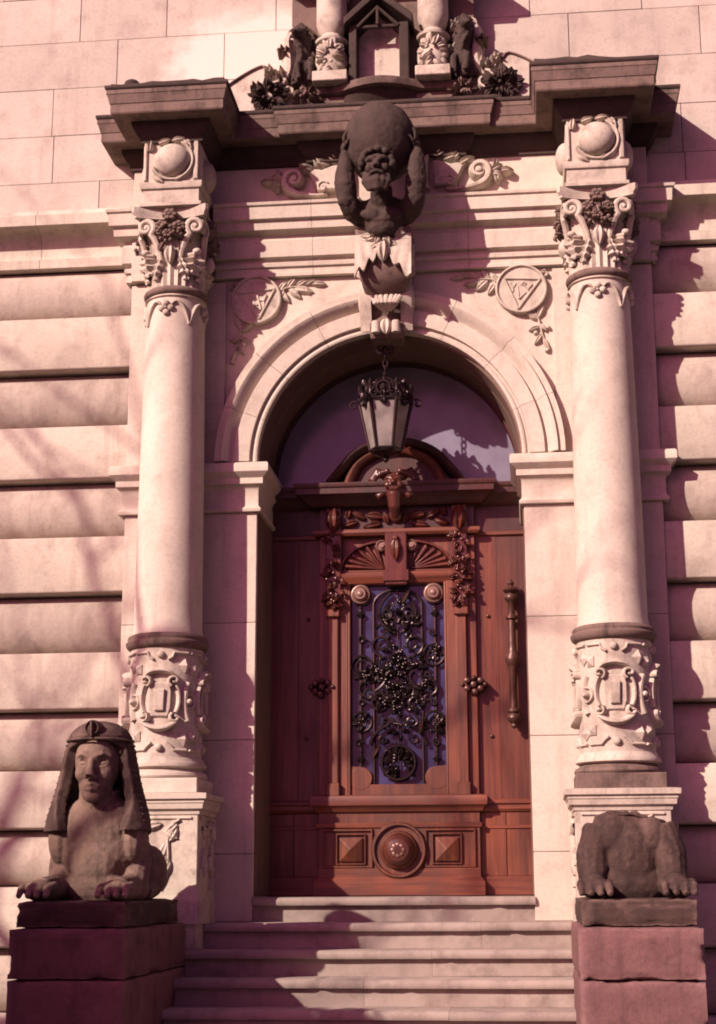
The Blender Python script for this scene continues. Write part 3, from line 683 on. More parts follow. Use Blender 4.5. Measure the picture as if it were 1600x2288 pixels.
    A = .275; ab = []
    for k in range(4):
        for i in range(9):
            s_ = -1 + 2 * i / 8; dep = A * (1 - .22 * (1 - s_ * s_)); lx = s_ * A * .93; a = k * pi / 2
            ab.append((cx + lx * cos(a) + dep * sin(a), CY0 - dep * cos(a) + lx * sin(a)))
    abm = MB(); abm.grid([[(x, y, 4.94) for x, y in ab], [(x, y, 4.955) for x, y in ab], [(cx + (x - cx) * 1.06, CY0 + (y - CY0) * 1.06, 4.98) for x, y in ab], [(cx + (x - cx) * 1.06, CY0 + (y - CY0) * 1.06, 5.022) for x, y in ab]], cu=True, caps=True)
    part('abacus', abm, M_carve, cap, 30)
    for k in range(4):
        a = pi / 4 + k * pi / 2
        c2 = Vector((cx + .30 * sin(a), CY0 - .30 * cos(a), 4.865))
        for s2 in (-1, 1):   # paired volutes at each corner
            tx = Vector((cos(a + s2 * .62), sin(a + s2 * .62), 0)) * s2
            cc = c2 + Vector((cos(a), sin(a), 0)) * s2 * .035
            pts = [cc + tx * -x + Vector((0, 0, z)) for x, z in [(q[0], q[1]) for q in spiral(0, 0, .068, 1.6, -2.2, -1, 26, .1)]]
            stem = [Vector((cx + .222 * sin(a - s2 * -.5), CY0 - .222 * cos(a - s2 * -.5), 4.56)), Vector((cx + .235 * sin(a + s2 * .42), CY0 - .235 * cos(a + s2 * .42), 4.68)), Vector((cx + .262 * sin(a + s2 * .3), CY0 - .262 * cos(a + s2 * .3), 4.78))]
            part('volute', MB().tube(stem + pts, [.012, .02, .026] + [.024 * (1 - .6 * i / 26) for i in range(27)], 8), M_carve, cap)
            part('volute_eye', MB().ell(cc, (.02, .02, .02), nu=8, nv=6), M_carve, cap)
        # acanthus leaf under every corner
        ml = cyl(cx, CY0, .218, 0, a)
        for (u, v, an, ln, wd, h) in ((0, 4.50, pi / 2, .20, .07, .055), (-.045, 4.46, pi / 2 + .35, .2, .035, .03), (.045, 4.46, pi / 2 - .35, .2, .035, .03)):
            part('acanthus_leaf', leaf(MB(), ml, u, v, an, ln, wd, h, .9, lobes=4), M_carve, cap)
        part('leaf_curl', MB().ell((cx + .275 * sin(a), CY0 - .275 * cos(a), 4.68), (.035, .035, .025), nu=10, nv=7), M_carve, cap)
        part('leaf_curl', MB().ell((cx + .255 * sin(a), CY0 - .255 * cos(a), 4.60), (.025, .025, .022), nu=10, nv=7), M_carve, cap)
        # flower bunch on every face
        mf = cyl(cx, CY0, .235, 0, k * pi / 2)
        fl = MB(); bouquet(fl, mf, 0, 4.80, .115, 26, .06, 5 + k + (3 if sg > 0 else 0), (.05, .09), 12)
        for (cu_, cv_, rr2) in ((0, 4.95, .05), (-.06, 4.87, .04), (.06, 4.86, .042), (-.01, 4.80, .036)):
            for j in range(6): dome(fl, lambda u, v, h, q=mf: q(u, v, h + .03), cu_ + rr2 * .6 * cos(j * pi / 3 + cu_ * 9), cv_ + rr2 * .6 * sin(j * pi / 3 + cu_ * 9), rr2 * .5, .035, [(1, -.03), (.9, .018), (.5, .033)], 8)
            dome(fl, lambda u, v, h, q=mf: q(u, v, h + .035), cu_, cv_, rr2 * .35, .04, [(1, -.03), (.8, .025)], 8)
        part('flower_bunch', fl, M_dirt_shade, cap, label='weathered bunch of carved flowers, its shade put into the dark colour')  # dark colour stands mostly for shade among the flowers
        part('hanging_leaf', leaf(MB(), mf, 0.0, 4.72, -pi / 2, .15, .04, .04, .8), M_carve, cap)
    return t
column(-1); column(1)

# ------------------------------------------------------------------ corbel and atlas figure
cor = thing('keystone_console', 'scrolled keystone bracket with a draped cloth under the crouching figure', 'bracket', (0, 0.0, 4.0))
sec = [(4.055, -.13, .118), (4.09, -.15, .124), (4.16, -.155, .126), (4.19, -.12, .128), (4.24, -.10, .13), (4.30, -.12, .133), (4.36, -.20, .145), (4.42, -.29, .165), (4.50, -.34, .185), (4.62, -.355, .20), (4.74, -.36, .205), (4.84, -.36, .21), (4.85, -.34, .205)]
mb = MB(); mb.grid([[(-w_, .08, z), (-w_, y + .02, z), (-w_ + .02, y, z), (w_ - .02, y, z), (w_, y + .02, z), (w_, .08, z)] for z, y, w_ in sec], cu=True, caps=True)
part('console_body', mb, M_dirt_shade, cor, 40)  # dark colour paints in the shade of the downward faces
for sg in (-1, 1):   # scroll cheeks
    fs = sideplane(sg * .17, 0, 0, sg)
    part('side_scroll', strip(MB(), fs, spiral(-.20, 4.66, .13, 1.6, -pi / 2, 1, 30), [.026 * (1 - .5 * i / 30) for i in range(31)], .05), M_carve, cor)
    part('side_scroll', strip(MB(), fs, bez((-.10, 4.53), (-.30, 4.40), (-.12, 4.30), (-.09, 4.12), 14), .02, .03, base=-.06), M_carve, cor)
    part('side_leaf', leaf(MB(), sideplane(sg * .16, 0, 0, sg), -.05, 4.22, pi / 2 + .3, .28, .06, .05), M_carve, cor)
f = plane(-.355)
dm = MB()   # draped cloth: two falls that part in the middle
for sg in (-1, 1):
    rows = []
    for i in range(15):
        t_ = i / 14; u = sg * (.015 + .195 * t_); zb = 4.66 - .20 * t_ ** .8 + .035 * sin(t_ * 17) if sg < 0 else 4.64 - .22 * t_ ** .9 + .03 * sin(t_ * 14)
        zt = 4.80 - .02 * t_
        rows.append([f(u, zt + (zb - zt) * j / 6, .015 + .03 * (j / 6) * (.6 + .6 * abs(sin(t_ * 9 + j * .3)))) for j in range(7)])
    back = [[(p[0], p[1] + .035, p[2]) for p in r] for r in rows]
    q = MB(); q.grid(rows); q.grid(back); n0 = 15 * 7
    for i in range(14): q.f.append((i * 7 + 6, (i + 1) * 7 + 6, n0 + (i + 1) * 7 + 6, n0 + i * 7 + 6)); q.f.append((i * 7, (i + 1) * 7, n0 + (i + 1) * 7, n0 + i * 7))
    for j in range(6): q.f.append((14 * 7 + j, 14 * 7 + j + 1, n0 + 14 * 7 + j + 1, n0 + 14 * 7 + j))
    part('draped_cloth', q, M_carve, cor, 60)
part('cloth_band', strip(MB(), plane(-.365), [(-.20, 4.735), (-.07, 4.735), (0, 4.74), (.07, 4.735), (.2, 4.735)], .006, .012), M_carve, cor)
kn = MB(); bouquet(kn, plane(-.37), 0, 4.79, .13, 26, .055, 21, (.06, .10), 5); part('knot_of_leaves', kn, M_carve, cor)
part('hanging_leaf', leaf(MB(), plane(-.365), 0, 4.72, -pi / 2, .16, .05, .05, .9), M_carve, cor)
# lower shell cup
cup = MB()
for k in range(7):
    a = radians(-66 + 22 * k); cup.tube([(.01 + .03 * sin(a), -.19, 4.245), (.01 + .085 * sin(a), -.25, 4.29), (.01 + .115 * sin(a), -.235, 4.335 + .012 * cos(a))], [.010, .022, .02], 8)
part('shell', cup, M_carve, cor)
part('foot_leaf', leaf(MB(), plane(-.15), 0, 4.19, -pi / 2, .12, .05, .05), M_carve, cor)
for sg in (-1, 1): part('foot_scroll', MB().tube([(sg * .075, -.17, 4.08), (sg * .075, -.17, 4.17)], [.035, .03], 12), M_carve, cor)

at = thing('atlas_statue', 'blackened bearded stone figure holding a globe on its head above the arch', 'statue', (0, -.1, 4.82))
b = MB()
b.tube([(0, -.20, 4.72), (0, -.28, 4.82), (0, -.33, 4.91), (0, -.34, 4.98)], [.14, .15, .17, .14], 18)
b.tube([(-.15, -.34, 4.95), (0, -.34, 4.98), (.15, -.34, 4.95)], [.10, .125, .10], 14)
b.tube([(0, -.40, 4.98), (0, -.50, 5.1)], [.085, .08], 12)
HC = Vector((-.012, -.60, 5.175))
b.ell(HC, (.102, .115, .135), nu=22, nv=16)                                    # head
b.ell(HC + Vector((0, -.03, -.075)), (.075, .085, .07), nu=14, nv=10)          # jaw
b.tube([HC + Vector((0, -.108, .035)), HC + Vector((0, -.14, -.025))], [.016, .028], 8)   # nose
for sg in (-1, 1):
    b.tube([HC + Vector((sg * .014, -.11, .05)), HC + Vector((sg * .05, -.105, .058)), HC + Vector((sg * .085, -.075, .045))], [.018, .02, .014], 8)
    b.ell(HC + Vector((sg * .055, -.085, -.02)), (.036, .034, .034), nu=8, nv=6)
    b.ell(HC + Vector((sg * .105, .01, 0)), (.018, .03, .038), nu=8, nv=6)      # ears
    b.ell((sg * .165, -.34, 4.955), (.10, .10, .095), nu=14, nv=10)               # shoulder
    b.tube([(sg * .165, -.34, 4.955), (sg * .215, -.41, 4.96), (sg * .25, -.48, 5.0)], [.09, .088, .076], 14)      # upper arm
    b.ell((sg * .252, -.485, 5.01), (.076, .076, .076), nu=14, nv=10)          # elbow
    b.tube([(sg * .252, -.485, 5.015), (sg * .262, -.505, 5.12), (sg * .265, -.50, 5.26), (sg * .268, -.49, 5.38)], [.074, .082, .066, .044], 14)   # forearm
    b.ell((sg * .27, -.49, 5.42), (.028, .05, .058), nu=12, nv=9)               # palm
    for k, (dy, ln) in enumerate(((-.052, .08), (-.026, .10), (.002, .095), (.028, .075))):
        b.tube([(sg * .266, -.49 + dy, 5.45), (sg * .262, -.49 + dy * 1.2, 5.45 + ln * .55), (sg * .242, -.49 + dy * 1.3, 5.45 + ln)], [.016, .0145, .011], 8)
    b.tube([(sg * .266, -.53, 5.41), (sg * .245, -.572, 5.43), (sg * .22, -.585, 5.465)], [.017, .015, .011], 8)
b.ell((-.075, -.46, 4.90), (.085, .04, .05), nu=12, nv=8); b.ell((.075, -.46, 4.90), (.085, .04, .05), nu=12, nv=8)
b.ell((0, -.41, 4.82), (.11, .07, .08), nu=12, nv=8)
blob('body', b, M_black, at, .008, 3, rough=.009, dents=[(HC + Vector((sg * .048, -.105, .024)), .022, (0, .014, 0)) for sg in (-1, 1)])
hb = MB(); rnd = random.Random(4)
for k in range(30):   # wavy locks of the beard
    x = rnd.uniform(-.085, .085); z1 = rnd.uniform(.0, .05); ed = abs(x) / .085
    hb.tube([HC + Vector((x, -.085 + .03 * ed, -.06 + .03 * ed)), HC + Vector((x * 1.05 + rnd.uniform(-.01, .01), -.115 + .04 * ed, -.12)), HC + Vector((x * .8 + rnd.uniform(-.012, .012), -.10 + .03 * ed, -.175)), HC + Vector((x * .5 + rnd.uniform(-.012, .012), -.07, -.215 + .05 * ed + z1))], [.022, .024, .02, .008], 7)
for sg in (-1, 1): hb.tube([HC + Vector((0, -.128, -.052)), HC + Vector((sg * .04, -.118, -.062)), HC + Vector((sg * .07, -.095, -.09))], [.014, .016, .008], 8)
blob('beard', hb, M_black, at, .0075, 1)
hh = MB()
for k in range(46):   # curls round the brow and temples
    a = rnd.uniform(-.35, pi + .35); rr_ = rnd.uniform(.95, 1.12)
    hh.ell(HC + Vector((.108 * cos(a) * rr_, -.065 + rnd.uniform(-.02, .07), .045 + .095 * sin(a) * rr_)), (.027, .027, .027), nu=8, nv=6)
hh.ell(HC + Vector((0, .03, .06)), (.10, .10, .09), nu=14, nv=10)
blob('hair', hh, M_black, at, .008, 1)
gl = MB(); gl.ell((-.01, -.42, 5.49), (.272, .275, .315), nu=40, nv=26)
go_ = blob('globe', gl, M_black, at, .012, 2, rough=.006, seed=3)

# ------------------------------------------------------------------ niche and gable work above the cornice
ae = thing('carved_niche', 'carved stone niche with gabled tablet, balusters and scrolled wings above the cornice', 'niche', (0, 0.1, 5.93))
part('niche_back', MB().box(-.74, .70, -.06, .2, 5.93, 7.6), M_dirt_shade, ae)
part('niche_base', MB().box(-.66, .62, -.16, .0, 5.90, 6.03, .004), M_dirt_shade, ae)
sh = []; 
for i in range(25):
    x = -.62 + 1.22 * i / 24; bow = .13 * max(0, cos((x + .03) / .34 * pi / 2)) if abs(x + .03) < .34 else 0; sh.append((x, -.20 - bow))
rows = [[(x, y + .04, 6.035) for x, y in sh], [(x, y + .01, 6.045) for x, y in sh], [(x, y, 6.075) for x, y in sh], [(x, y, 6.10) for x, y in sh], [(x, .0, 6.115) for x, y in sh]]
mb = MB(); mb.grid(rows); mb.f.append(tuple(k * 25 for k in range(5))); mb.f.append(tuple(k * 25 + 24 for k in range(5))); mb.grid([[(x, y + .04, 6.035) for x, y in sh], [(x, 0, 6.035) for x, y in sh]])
part('shelf', mb, M_dirt_shade, ae, 30)
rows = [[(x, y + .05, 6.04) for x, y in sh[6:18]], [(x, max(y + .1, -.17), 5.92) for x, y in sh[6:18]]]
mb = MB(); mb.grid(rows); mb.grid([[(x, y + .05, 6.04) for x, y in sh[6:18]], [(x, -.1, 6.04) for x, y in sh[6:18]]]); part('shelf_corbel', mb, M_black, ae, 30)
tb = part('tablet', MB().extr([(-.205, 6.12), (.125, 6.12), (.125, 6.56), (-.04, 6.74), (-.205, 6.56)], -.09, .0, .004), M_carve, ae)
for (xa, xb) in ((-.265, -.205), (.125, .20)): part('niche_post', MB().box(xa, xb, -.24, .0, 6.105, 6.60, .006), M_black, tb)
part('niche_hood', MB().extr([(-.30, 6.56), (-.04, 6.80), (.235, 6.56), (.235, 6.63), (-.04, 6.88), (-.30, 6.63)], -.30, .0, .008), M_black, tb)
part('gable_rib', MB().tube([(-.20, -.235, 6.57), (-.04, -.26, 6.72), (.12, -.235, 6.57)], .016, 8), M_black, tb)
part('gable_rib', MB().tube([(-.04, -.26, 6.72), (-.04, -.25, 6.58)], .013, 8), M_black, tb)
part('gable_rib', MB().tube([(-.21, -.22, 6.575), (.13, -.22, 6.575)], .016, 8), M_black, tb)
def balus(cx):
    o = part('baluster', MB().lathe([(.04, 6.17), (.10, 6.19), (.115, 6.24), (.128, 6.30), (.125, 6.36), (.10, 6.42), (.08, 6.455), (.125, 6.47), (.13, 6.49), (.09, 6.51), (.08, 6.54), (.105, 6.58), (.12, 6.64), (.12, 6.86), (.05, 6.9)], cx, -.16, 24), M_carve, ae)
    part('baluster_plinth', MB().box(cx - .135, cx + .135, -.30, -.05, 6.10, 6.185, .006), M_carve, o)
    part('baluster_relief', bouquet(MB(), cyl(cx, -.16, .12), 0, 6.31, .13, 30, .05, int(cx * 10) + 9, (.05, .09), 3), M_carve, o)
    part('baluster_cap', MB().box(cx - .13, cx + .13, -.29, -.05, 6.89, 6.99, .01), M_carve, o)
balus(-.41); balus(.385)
part('niche_cornice', MB().sweep([(-.74, .0), (-.74, -.2), (.70, -.2), (.70, .0)], [(0, 6.99), (.03, 7.0), (.04, 7.05), (.09, 7.09), (.09, 7.14), (0, 7.18)]), M_dirt_shade, ae, 30)
part('niche_cornice', MB().box(-.735, .695, -.195, .1, 6.985, 7.17), M_dirt_shade, ae)
part('niche_gable', MB().extr([(-.74, 7.18), (.70, 7.18), (-.02, 7.58)], -.15, .05, .01), M_dirt_shade, ae)
def creature(sg, x0):
    c = MB(); q = lambda x, y, z: (x0 + sg * x, y, z)
    c.tube([q(0, -.12, 6.12), q(.03, -.16, 6.28), q(.02, -.18, 6.42)], [.055, .07, .055], 10); c.tube([q(.02, -.18, 6.42), q(.05, -.24, 6.50)], [.05, .045], 10)
    c.ell(q(.06, -.27, 6.53), (.05, .065, .05), nu=12, nv=8); c.tube([q(.07, -.30, 6.52), q(.09, -.36, 6.50)], [.03, .018], 8)
    c.tube([q(.03, -.16, 6.35), q(.07, -.24, 6.28), q(.05, -.25, 6.15)], [.035, .028, .024], 8); c.tube([q(-.02, -.16, 6.35), q(-.04, -.24, 6.26), q(-.03, -.24, 6.13)], [.035, .028, .024], 8)
    c.tube([q(-.02, -.1, 6.40), q(-.05, -.08, 6.55), q(.0, -.07, 6.68)], [.04, .05, .02], 8)
    for s2 in (-1, 1): c.tube([q(.05 + s2 * .03, -.25, 6.56), q(.05 + s2 * .05, -.24, 6.61)], [.018, .008], 6)
    for k in range(14): 
        a = k * .45; c.tube([q(.0 + .02 * sin(a), -.17, 6.14 + .035 * k), q(.07 + .03 * sin(a * 2), -.22 + .03 * cos(a), 6.17 + .036 * k), q(.10 + .02 * cos(a), -.20, 6.13 + .036 * k)], [.035, .03, .014], 7)
    blob('grotesque', c, M_black, ae, .010, 1, 'blackened grotesque beast tangled in foliage beside the baluster', .010, sg)
creature(-1, -.60); creature(1, .58)
for sg in (-1, 1):
    f = plane(-.06, -.02, 0, sg)
    part('flank_scroll', strip(MB(), f, bez((.66, 6.62), (.86, 6.58), (.62, 6.30), (.80, 6.16), 16), [.03 + .03 * sin(pi * i / 16) for i in range(17)], .12), M_carve, ae)
    part('flank_scroll', strip(MB(), f, spiral(.80, 6.10, .085, 1.4, pi / 2, -1, 22), [.034 * (1 - .5 * i / 22) for i in range(23)], .13), M_carve, ae)
    part('flank_scroll', strip(MB(), f, spiral(.69, 6.60, .06, 1.3, -pi / 2, 1, 18), .022, .11), M_carve, ae)
    for k, (u, v, a, ln, wd) in enumerate(((.60, 6.30, 2.0, .16, .05), (.58, 6.42, 1.2, .17, .05), (.60, 6.52, 1.9, .14, .045), (.70, 6.40, .6, .16, .045), (.72, 6.28, -.3, .15, .045), (.62, 6.18, .2, .15, .05), (.86, 6.22, 1.2, .14, .045), (.92, 6.12, .4, .14, .05))):
        part('flank_leaf', leaf(MB(), f, u, v, a, ln, wd, .11, .8, lobes=3), M_dirt_shade if k % 2 else M_carve, ae)
for sg in (-1, 1):
    x_ = lambda v: v - .02
    ramp_p = [(sg * .62, 5.93), (sg * .96, 5.93)] + [(sg * (.96 - .25 * sin(pi / 2 * i / 10)), 6.03 + .62 * (1 - cos(pi / 2 * i / 10)) ** .9) for i in range(11)] + [(sg * .62, 6.66)]
    wg = part('scroll_wing', MB().extr(ramp_p, -.10, .05, .012), M_carve, ae)
    part('wing_edge', strip(MB(), plane(-.10), [(p[0], p[1]) for p in ramp_p[2:13]], .02, .035), M_carve, wg)
    part('wing_scroll', strip(MB(), plane(-.10), spiral(sg * .76, 6.13, .08, 1.3, pi / 2, -sg, 20), .018, .035), M_carve, wg)
    for (u, v) in ((.72, 6.32), (.74, 6.25), (.80, 6.08)): part('drill_hole', dome(MB(), plane(-.10), sg * u, v, .014, .012, n=8), M_black, wg)
    pl = [(sg * 1.30, 5.93), (sg * .90, 5.93), (sg * .90, 6.22), (sg * .915, 6.29), (sg * .94, 6.325)] + [(sg * (.965 + .33 * i / 8), 6.335 - .20 * (i / 8) ** 1.3) for i in range(9)]
    o = part('leaf_shield', MB().extr(pl, -.14, .02, .012), M_carve, ae)
    part('shield_edge', strip(MB(), plane(-.14), [(p[0], p[1]) for p in pl[3:]], .012, .02), M_dirt_shade, o)
    bq = MB(); bouquet(bq, plane(-.17), sg * .90, 6.06, .15, 70, .06, 31 + sg, (.045, .085), 8); part('leaf_bunch', bq, M_black, ae)
    bq = MB(); bouquet(bq, plane(-.18), sg * .60, 6.02, .10, 20, .07, 41 + sg, (.05, .09), 6); part('leaf_bunch', bq, M_dirt_shade, ae)

# ------------------------------------------------------------------ fanlight and oak door
fan = thing('fanlight', 'half-round fanlight of milky blue-grey glass above the door', 'window', (0, .8, 3.1))
mb = MB(); n = 40; mb.grid([[(RI * .995 * cos(pi * k / n), y, 3.06 + (ZC - 3.06 if False else 0) + (ZC + RI * .995 * sin(pi * k / n) - 3.06)) for k in range(n + 1)] + [(-RI * .995, y, 3.06), (RI * .995, y, 3.06)] for y in (.70, .74)], cu=True, caps=True)
part('pane', mb, M_fan, fan)
rim = MB(); rim.grid([[((RI - d) * cos(pi * k / n), y, ZC + (RI - d) * sin(pi * k / n)) for k in range(n + 1)] for d, y in ((-.004, .70), (-.004, .63), (.03, .63), (.04, .65), (.04, .70))]); part('rim', rim, M_woodd, fan)

door = thing('entrance_door', 'carved red-brown oak door with iron grille and domed pediment', 'door', (0, .62, 0))
DB = .655     # face of the side boards
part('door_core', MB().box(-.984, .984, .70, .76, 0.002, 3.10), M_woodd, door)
for sg in (-1, 1):
    s = lambda a, b: sorted((sg * a, sg * b))
    part('side_panel', MB().box(*s(.60, .765), DB, .70, .68, 2.70, .002), M_woods, door); part('side_panel', MB().box(*s(.7655, .983), DB + .001, .70, .68, 2.70, .002), M_woods, door)
    part('side_rail', MB().sweep([(s(.595, .982)[0], DB + .01), (s(.595, .982)[1], DB + .01)], [(0, .60), (.02, .605), (.035, .625), (.035, .655), (.05, .665), (.05, .685), (0, .70)]), M_woodh, door, 30)
    part('side_base', MB().box(*s(.60, .79), DB - .004, .70, .14, .60, .003), M_wood, door); part('side_base', MB().box(*s(.793, .983), DB, .70, .14, .60, .003), M_wood, door)
    part('side_base', MB().box(*s(.60, .983), DB - .02, .70, .003, .14, .005), M_woodh, door)
    part('side_rail', MB().sweep([(s(.6, .983)[0], DB), (s(.6, .983)[1], DB)], [(0, .48), (.012, .485), (.012, .505), (0, .51)]), M_woodh, door, 30)
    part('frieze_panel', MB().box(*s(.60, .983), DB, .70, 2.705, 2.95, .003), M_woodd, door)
    part('frieze_panel', MB().sweep([(s(.6, .983)[0], DB), (s(.6, .983)[1], DB)], [(0, 2.69), (.02, 2.70), (.02, 2.725), (0, 2.735)]), M_woodh, door, 30)
    # pilasters of the central leaf
    P1 = part('pilaster', MB().box(*s(.45, .525), .57, .70, .72, 2.12, .004), M_wood, door)
    part('pilaster', MB().box(*s(.525, .60), .61, .70, .72, 2.70, .004), M_wood, door)
    part('stile', MB().box(*s(.375, .45), .60, .70, .72, 2.36, .006), M_wood, door)
    part('stile_bead', MB().tube([(sg * .368, .612, .73), (sg * .368, .612, 2.34)], .011, 8), M_wood, door); part('stile_bead', MB().tube([(sg * .452, .585, .73), (sg * .452, .585, 2.12)], .009, 8), M_wood, door)
    part('pilaster_cap', MB().box(*s(.435, .545), .54, .62, 2.07, 2.13, .008), M_wood, door); part('pilaster_foot', MB().box(*s(.435, .54), .55, .62, .72, .82, .008), M_wood, door)
    part('bracket', MB().box(*s(.425, .545), .57, .68, 2.13, 2.95, .008), M_carvew, door)
    for (zz, sd_, r) in ((2.66, 1, .07), (2.52, 2, .07), (2.38, 3, .08), (2.26, 4, .075), (2.18, 5, .04)):
        bq = MB(); bouquet(bq, plane(.565), sg * .485, zz, r, 9, .05, sd_ + sg, (.04, .07), 4); part('carved_garland', bq, M_carvew, door)
    part('bracket_leaf', leaf(MB(), plane(.565), sg * .485, 2.92, -pi / 2, .2, .06, .06, .8), M_carvew, door)
    for k, (du, dz) in enumerate(((0, .03), (.03, -.01), (-.03, -.01))):
        pass
# plinth, lower panel with rosette and two diamonds
part('door_plinth', MB().sweep([(-.60, .69), (-.60, .585), (.60, .585), (.60, .69)], [(0, .004), (.03, .006), (.03, .10), (.012, .125), (0, .14)]), M_woodh, door, 30)
part('door_plinth', MB().box(-.598, .598, .587, .70, .004, .20), M_woodh, door)
lp = part('lower_panel', MB().box(-.60, .60, .60, .70, .14, .62, .004), M_wood, door)
for a, b_ in ((-.56, -.20), (.20, .56)):
    part('panel_moulding', strip(MB(), plane(.60), [(a, .21), (b_, .21), (b_, .475), (a, .475)], .016, .022, closed=True), M_wood, lp)
for sg in (-1, 1):
    part('diamond', pyramid(MB(), plane(.60), sg * .355, .335, .085, .085, .07), M_wood, lp)
    part('panel_moulding', strip(MB(), plane(.60), [(sg * .355 - .105, .23), (sg * .355 + .105, .23), (sg * .355 + .105, .445), (sg * .355 - .105, .445)], .010, .025, closed=True), M_wood, lp)
ro = part('rosette', dome(MB(), plane(.60), 0, .33, .205, .045, [(1, -.004), (1, .03), (.95, .045), (.88, .045), (.84, .02), (.70, .02), (.66, .05), (.6, .065), (.45, .075)], 40), M_wood, lp)
part('rosette_boss', dome(MB(), plane(.545), 0, .33, .125, .10, [(1, -.06), (.98, .01), (.85, .045), (.62, .07), (.55, .07)], 32), M_carvew, ro)
for k in range(8): part('rosette_petal', dome(MB(), plane(.475), .036 * cos(k * pi / 4), .33 + .036 * sin(k * pi / 4), .02, .016, n=9), M_boss, ro)
part('rosette_eye', dome(MB(), plane(.475), 0, .33, .018, .025, n=10), M_boss, ro)
part('panel_rail', MB().sweep([(-.60, .69), (-.60, .60), (.60, .60), (.60, .69)], [(0, .49), (.012, .495), (.016, .525), (.0, .53)]), M_woodh, door, 30)
part('panel_rail', MB().sweep([(-.60, .69), (-.60, .60), (.60, .60), (.60, .69)], [(0, .60), (.02, .61), (.035, .64), (.055, .655), (.06, .70), (.05, .725), (0, .735)]), M_woodh, door, 30)
# pane, lower corner rounds
part('pane', MB().box(-.38, .38, .668, .69, .73, 2.38), M_glassb, door, label='dark blue-violet glass behind the iron grille')
part('bottom_rail', MB().box(-.378, .378, .62, .695, .725, .812, .004), M_wood, door)
for sg in (-1, 1):
    cpoly = circ(sg * .285, .855, .088, 24); part('corner_round', MB().extr(cpoly, .618, .69, .006), M_wood, door)
    part('corner_round', MB().box(*sorted((sg * .285, sg * .372)), .619, .69, .80, .945, .002), M_wood, door)
    part('boss', dome(MB(), plane(.615), sg * .28, 2.25, .078, .06, [(1, -.06), (1, .006), (.9, .018), (.82, .02), (.74, .012), (.66, .03), (.5, .045), (.34, .045), (.3, .05)], 28), M_boss, door)
part('lintel', MB().sweep([(-.45, .68), (-.45, .615), (.45, .615), (.45, .68)], [(0, 2.33), (.01, 2.335), (.03, 2.37), (.035, 2.385), (.035, 2.415), (.0, 2.43)]), M_woodh, door, 30)
part('lintel', MB().box(-.445, .445, .62, .695, 2.325, 2.44), M_woodh, door)
part('key_block', MB().box(-.085, .085, .545, .69, 2.31, 2.72, .008), M_carvew, door); part('key_block', MB().box(-.10, .10, .53, .62, 2.335, 2.425, .006), M_carvew, door)
part('key_drop', leaf(MB(), plane(.545), 0, 2.66, -pi / 2, .17, .045, .045), M_carvew, door); part('key_drop', dome(MB(), plane(.545), 0, 2.67, .026, .035, n=10), M_carvew, door)
part('lunette_panel', MB().box(-.45, .45, .64, .695, 2.43, 2.74), M_wood, door)
for sg in (-1, 1):
    sh_ = part('half_shell', strip(MB(), plane(.64), [(sg * (.10 + .33 * sin(a)), 2.44 + .22 * cos(a)) for a in [pi / 2 * k / 12 for k in range(13)]], .016, .05), M_carvew, door)
    for k in range(6):
        a = radians(12 + 14 * k); part('flute', strip(MB(), plane(.64), [(sg * (.10 + .02 * sin(a)), 2.45), (sg * (.10 + .17 * sin(a)), 2.45 + .10 * cos(a)), (sg * (.10 + .30 * sin(a)), 2.45 + .19 * cos(a))], [.006, .016, .024], .035), M_carvew, sh_)
    part('rosette', dome(MB(), plane(.60), sg * .115, 2.625, .045, .03, [(1, -.04), (1, .012), (.8, .022), (.66, .01), (.45, .01), (.42, .03)], 18), M_boss, door)
# frieze, transom and domed pediment
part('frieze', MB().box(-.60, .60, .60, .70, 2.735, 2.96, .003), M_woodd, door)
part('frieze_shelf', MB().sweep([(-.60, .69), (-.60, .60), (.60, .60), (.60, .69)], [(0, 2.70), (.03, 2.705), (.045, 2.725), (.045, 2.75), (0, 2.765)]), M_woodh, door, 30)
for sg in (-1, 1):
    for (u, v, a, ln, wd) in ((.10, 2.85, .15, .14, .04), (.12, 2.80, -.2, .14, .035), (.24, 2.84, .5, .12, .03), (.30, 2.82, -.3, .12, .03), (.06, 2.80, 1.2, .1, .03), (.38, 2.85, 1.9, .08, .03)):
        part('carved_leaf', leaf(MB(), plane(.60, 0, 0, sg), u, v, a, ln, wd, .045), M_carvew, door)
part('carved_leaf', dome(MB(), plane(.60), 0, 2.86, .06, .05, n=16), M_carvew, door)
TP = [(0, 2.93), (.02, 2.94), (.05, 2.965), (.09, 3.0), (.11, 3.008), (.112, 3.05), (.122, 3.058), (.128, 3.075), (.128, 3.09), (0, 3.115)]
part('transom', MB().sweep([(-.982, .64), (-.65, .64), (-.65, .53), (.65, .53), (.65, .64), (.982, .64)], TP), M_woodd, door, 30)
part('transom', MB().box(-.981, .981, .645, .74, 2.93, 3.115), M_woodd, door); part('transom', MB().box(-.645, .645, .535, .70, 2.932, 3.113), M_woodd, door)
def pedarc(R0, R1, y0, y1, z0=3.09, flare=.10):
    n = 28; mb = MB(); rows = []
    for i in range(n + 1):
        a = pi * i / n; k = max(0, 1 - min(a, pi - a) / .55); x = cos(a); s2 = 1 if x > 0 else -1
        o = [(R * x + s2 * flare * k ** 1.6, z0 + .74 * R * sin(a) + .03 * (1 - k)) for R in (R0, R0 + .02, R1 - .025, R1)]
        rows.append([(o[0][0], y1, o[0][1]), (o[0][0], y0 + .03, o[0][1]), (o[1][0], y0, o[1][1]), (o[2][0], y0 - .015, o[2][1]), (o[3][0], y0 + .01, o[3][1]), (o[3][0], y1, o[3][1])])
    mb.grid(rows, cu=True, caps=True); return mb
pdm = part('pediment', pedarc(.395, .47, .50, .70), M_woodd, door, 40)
part('pediment_band', pedarc(.30, .385, .53, .70, 3.09, .02), M_wood, pdm, 40)
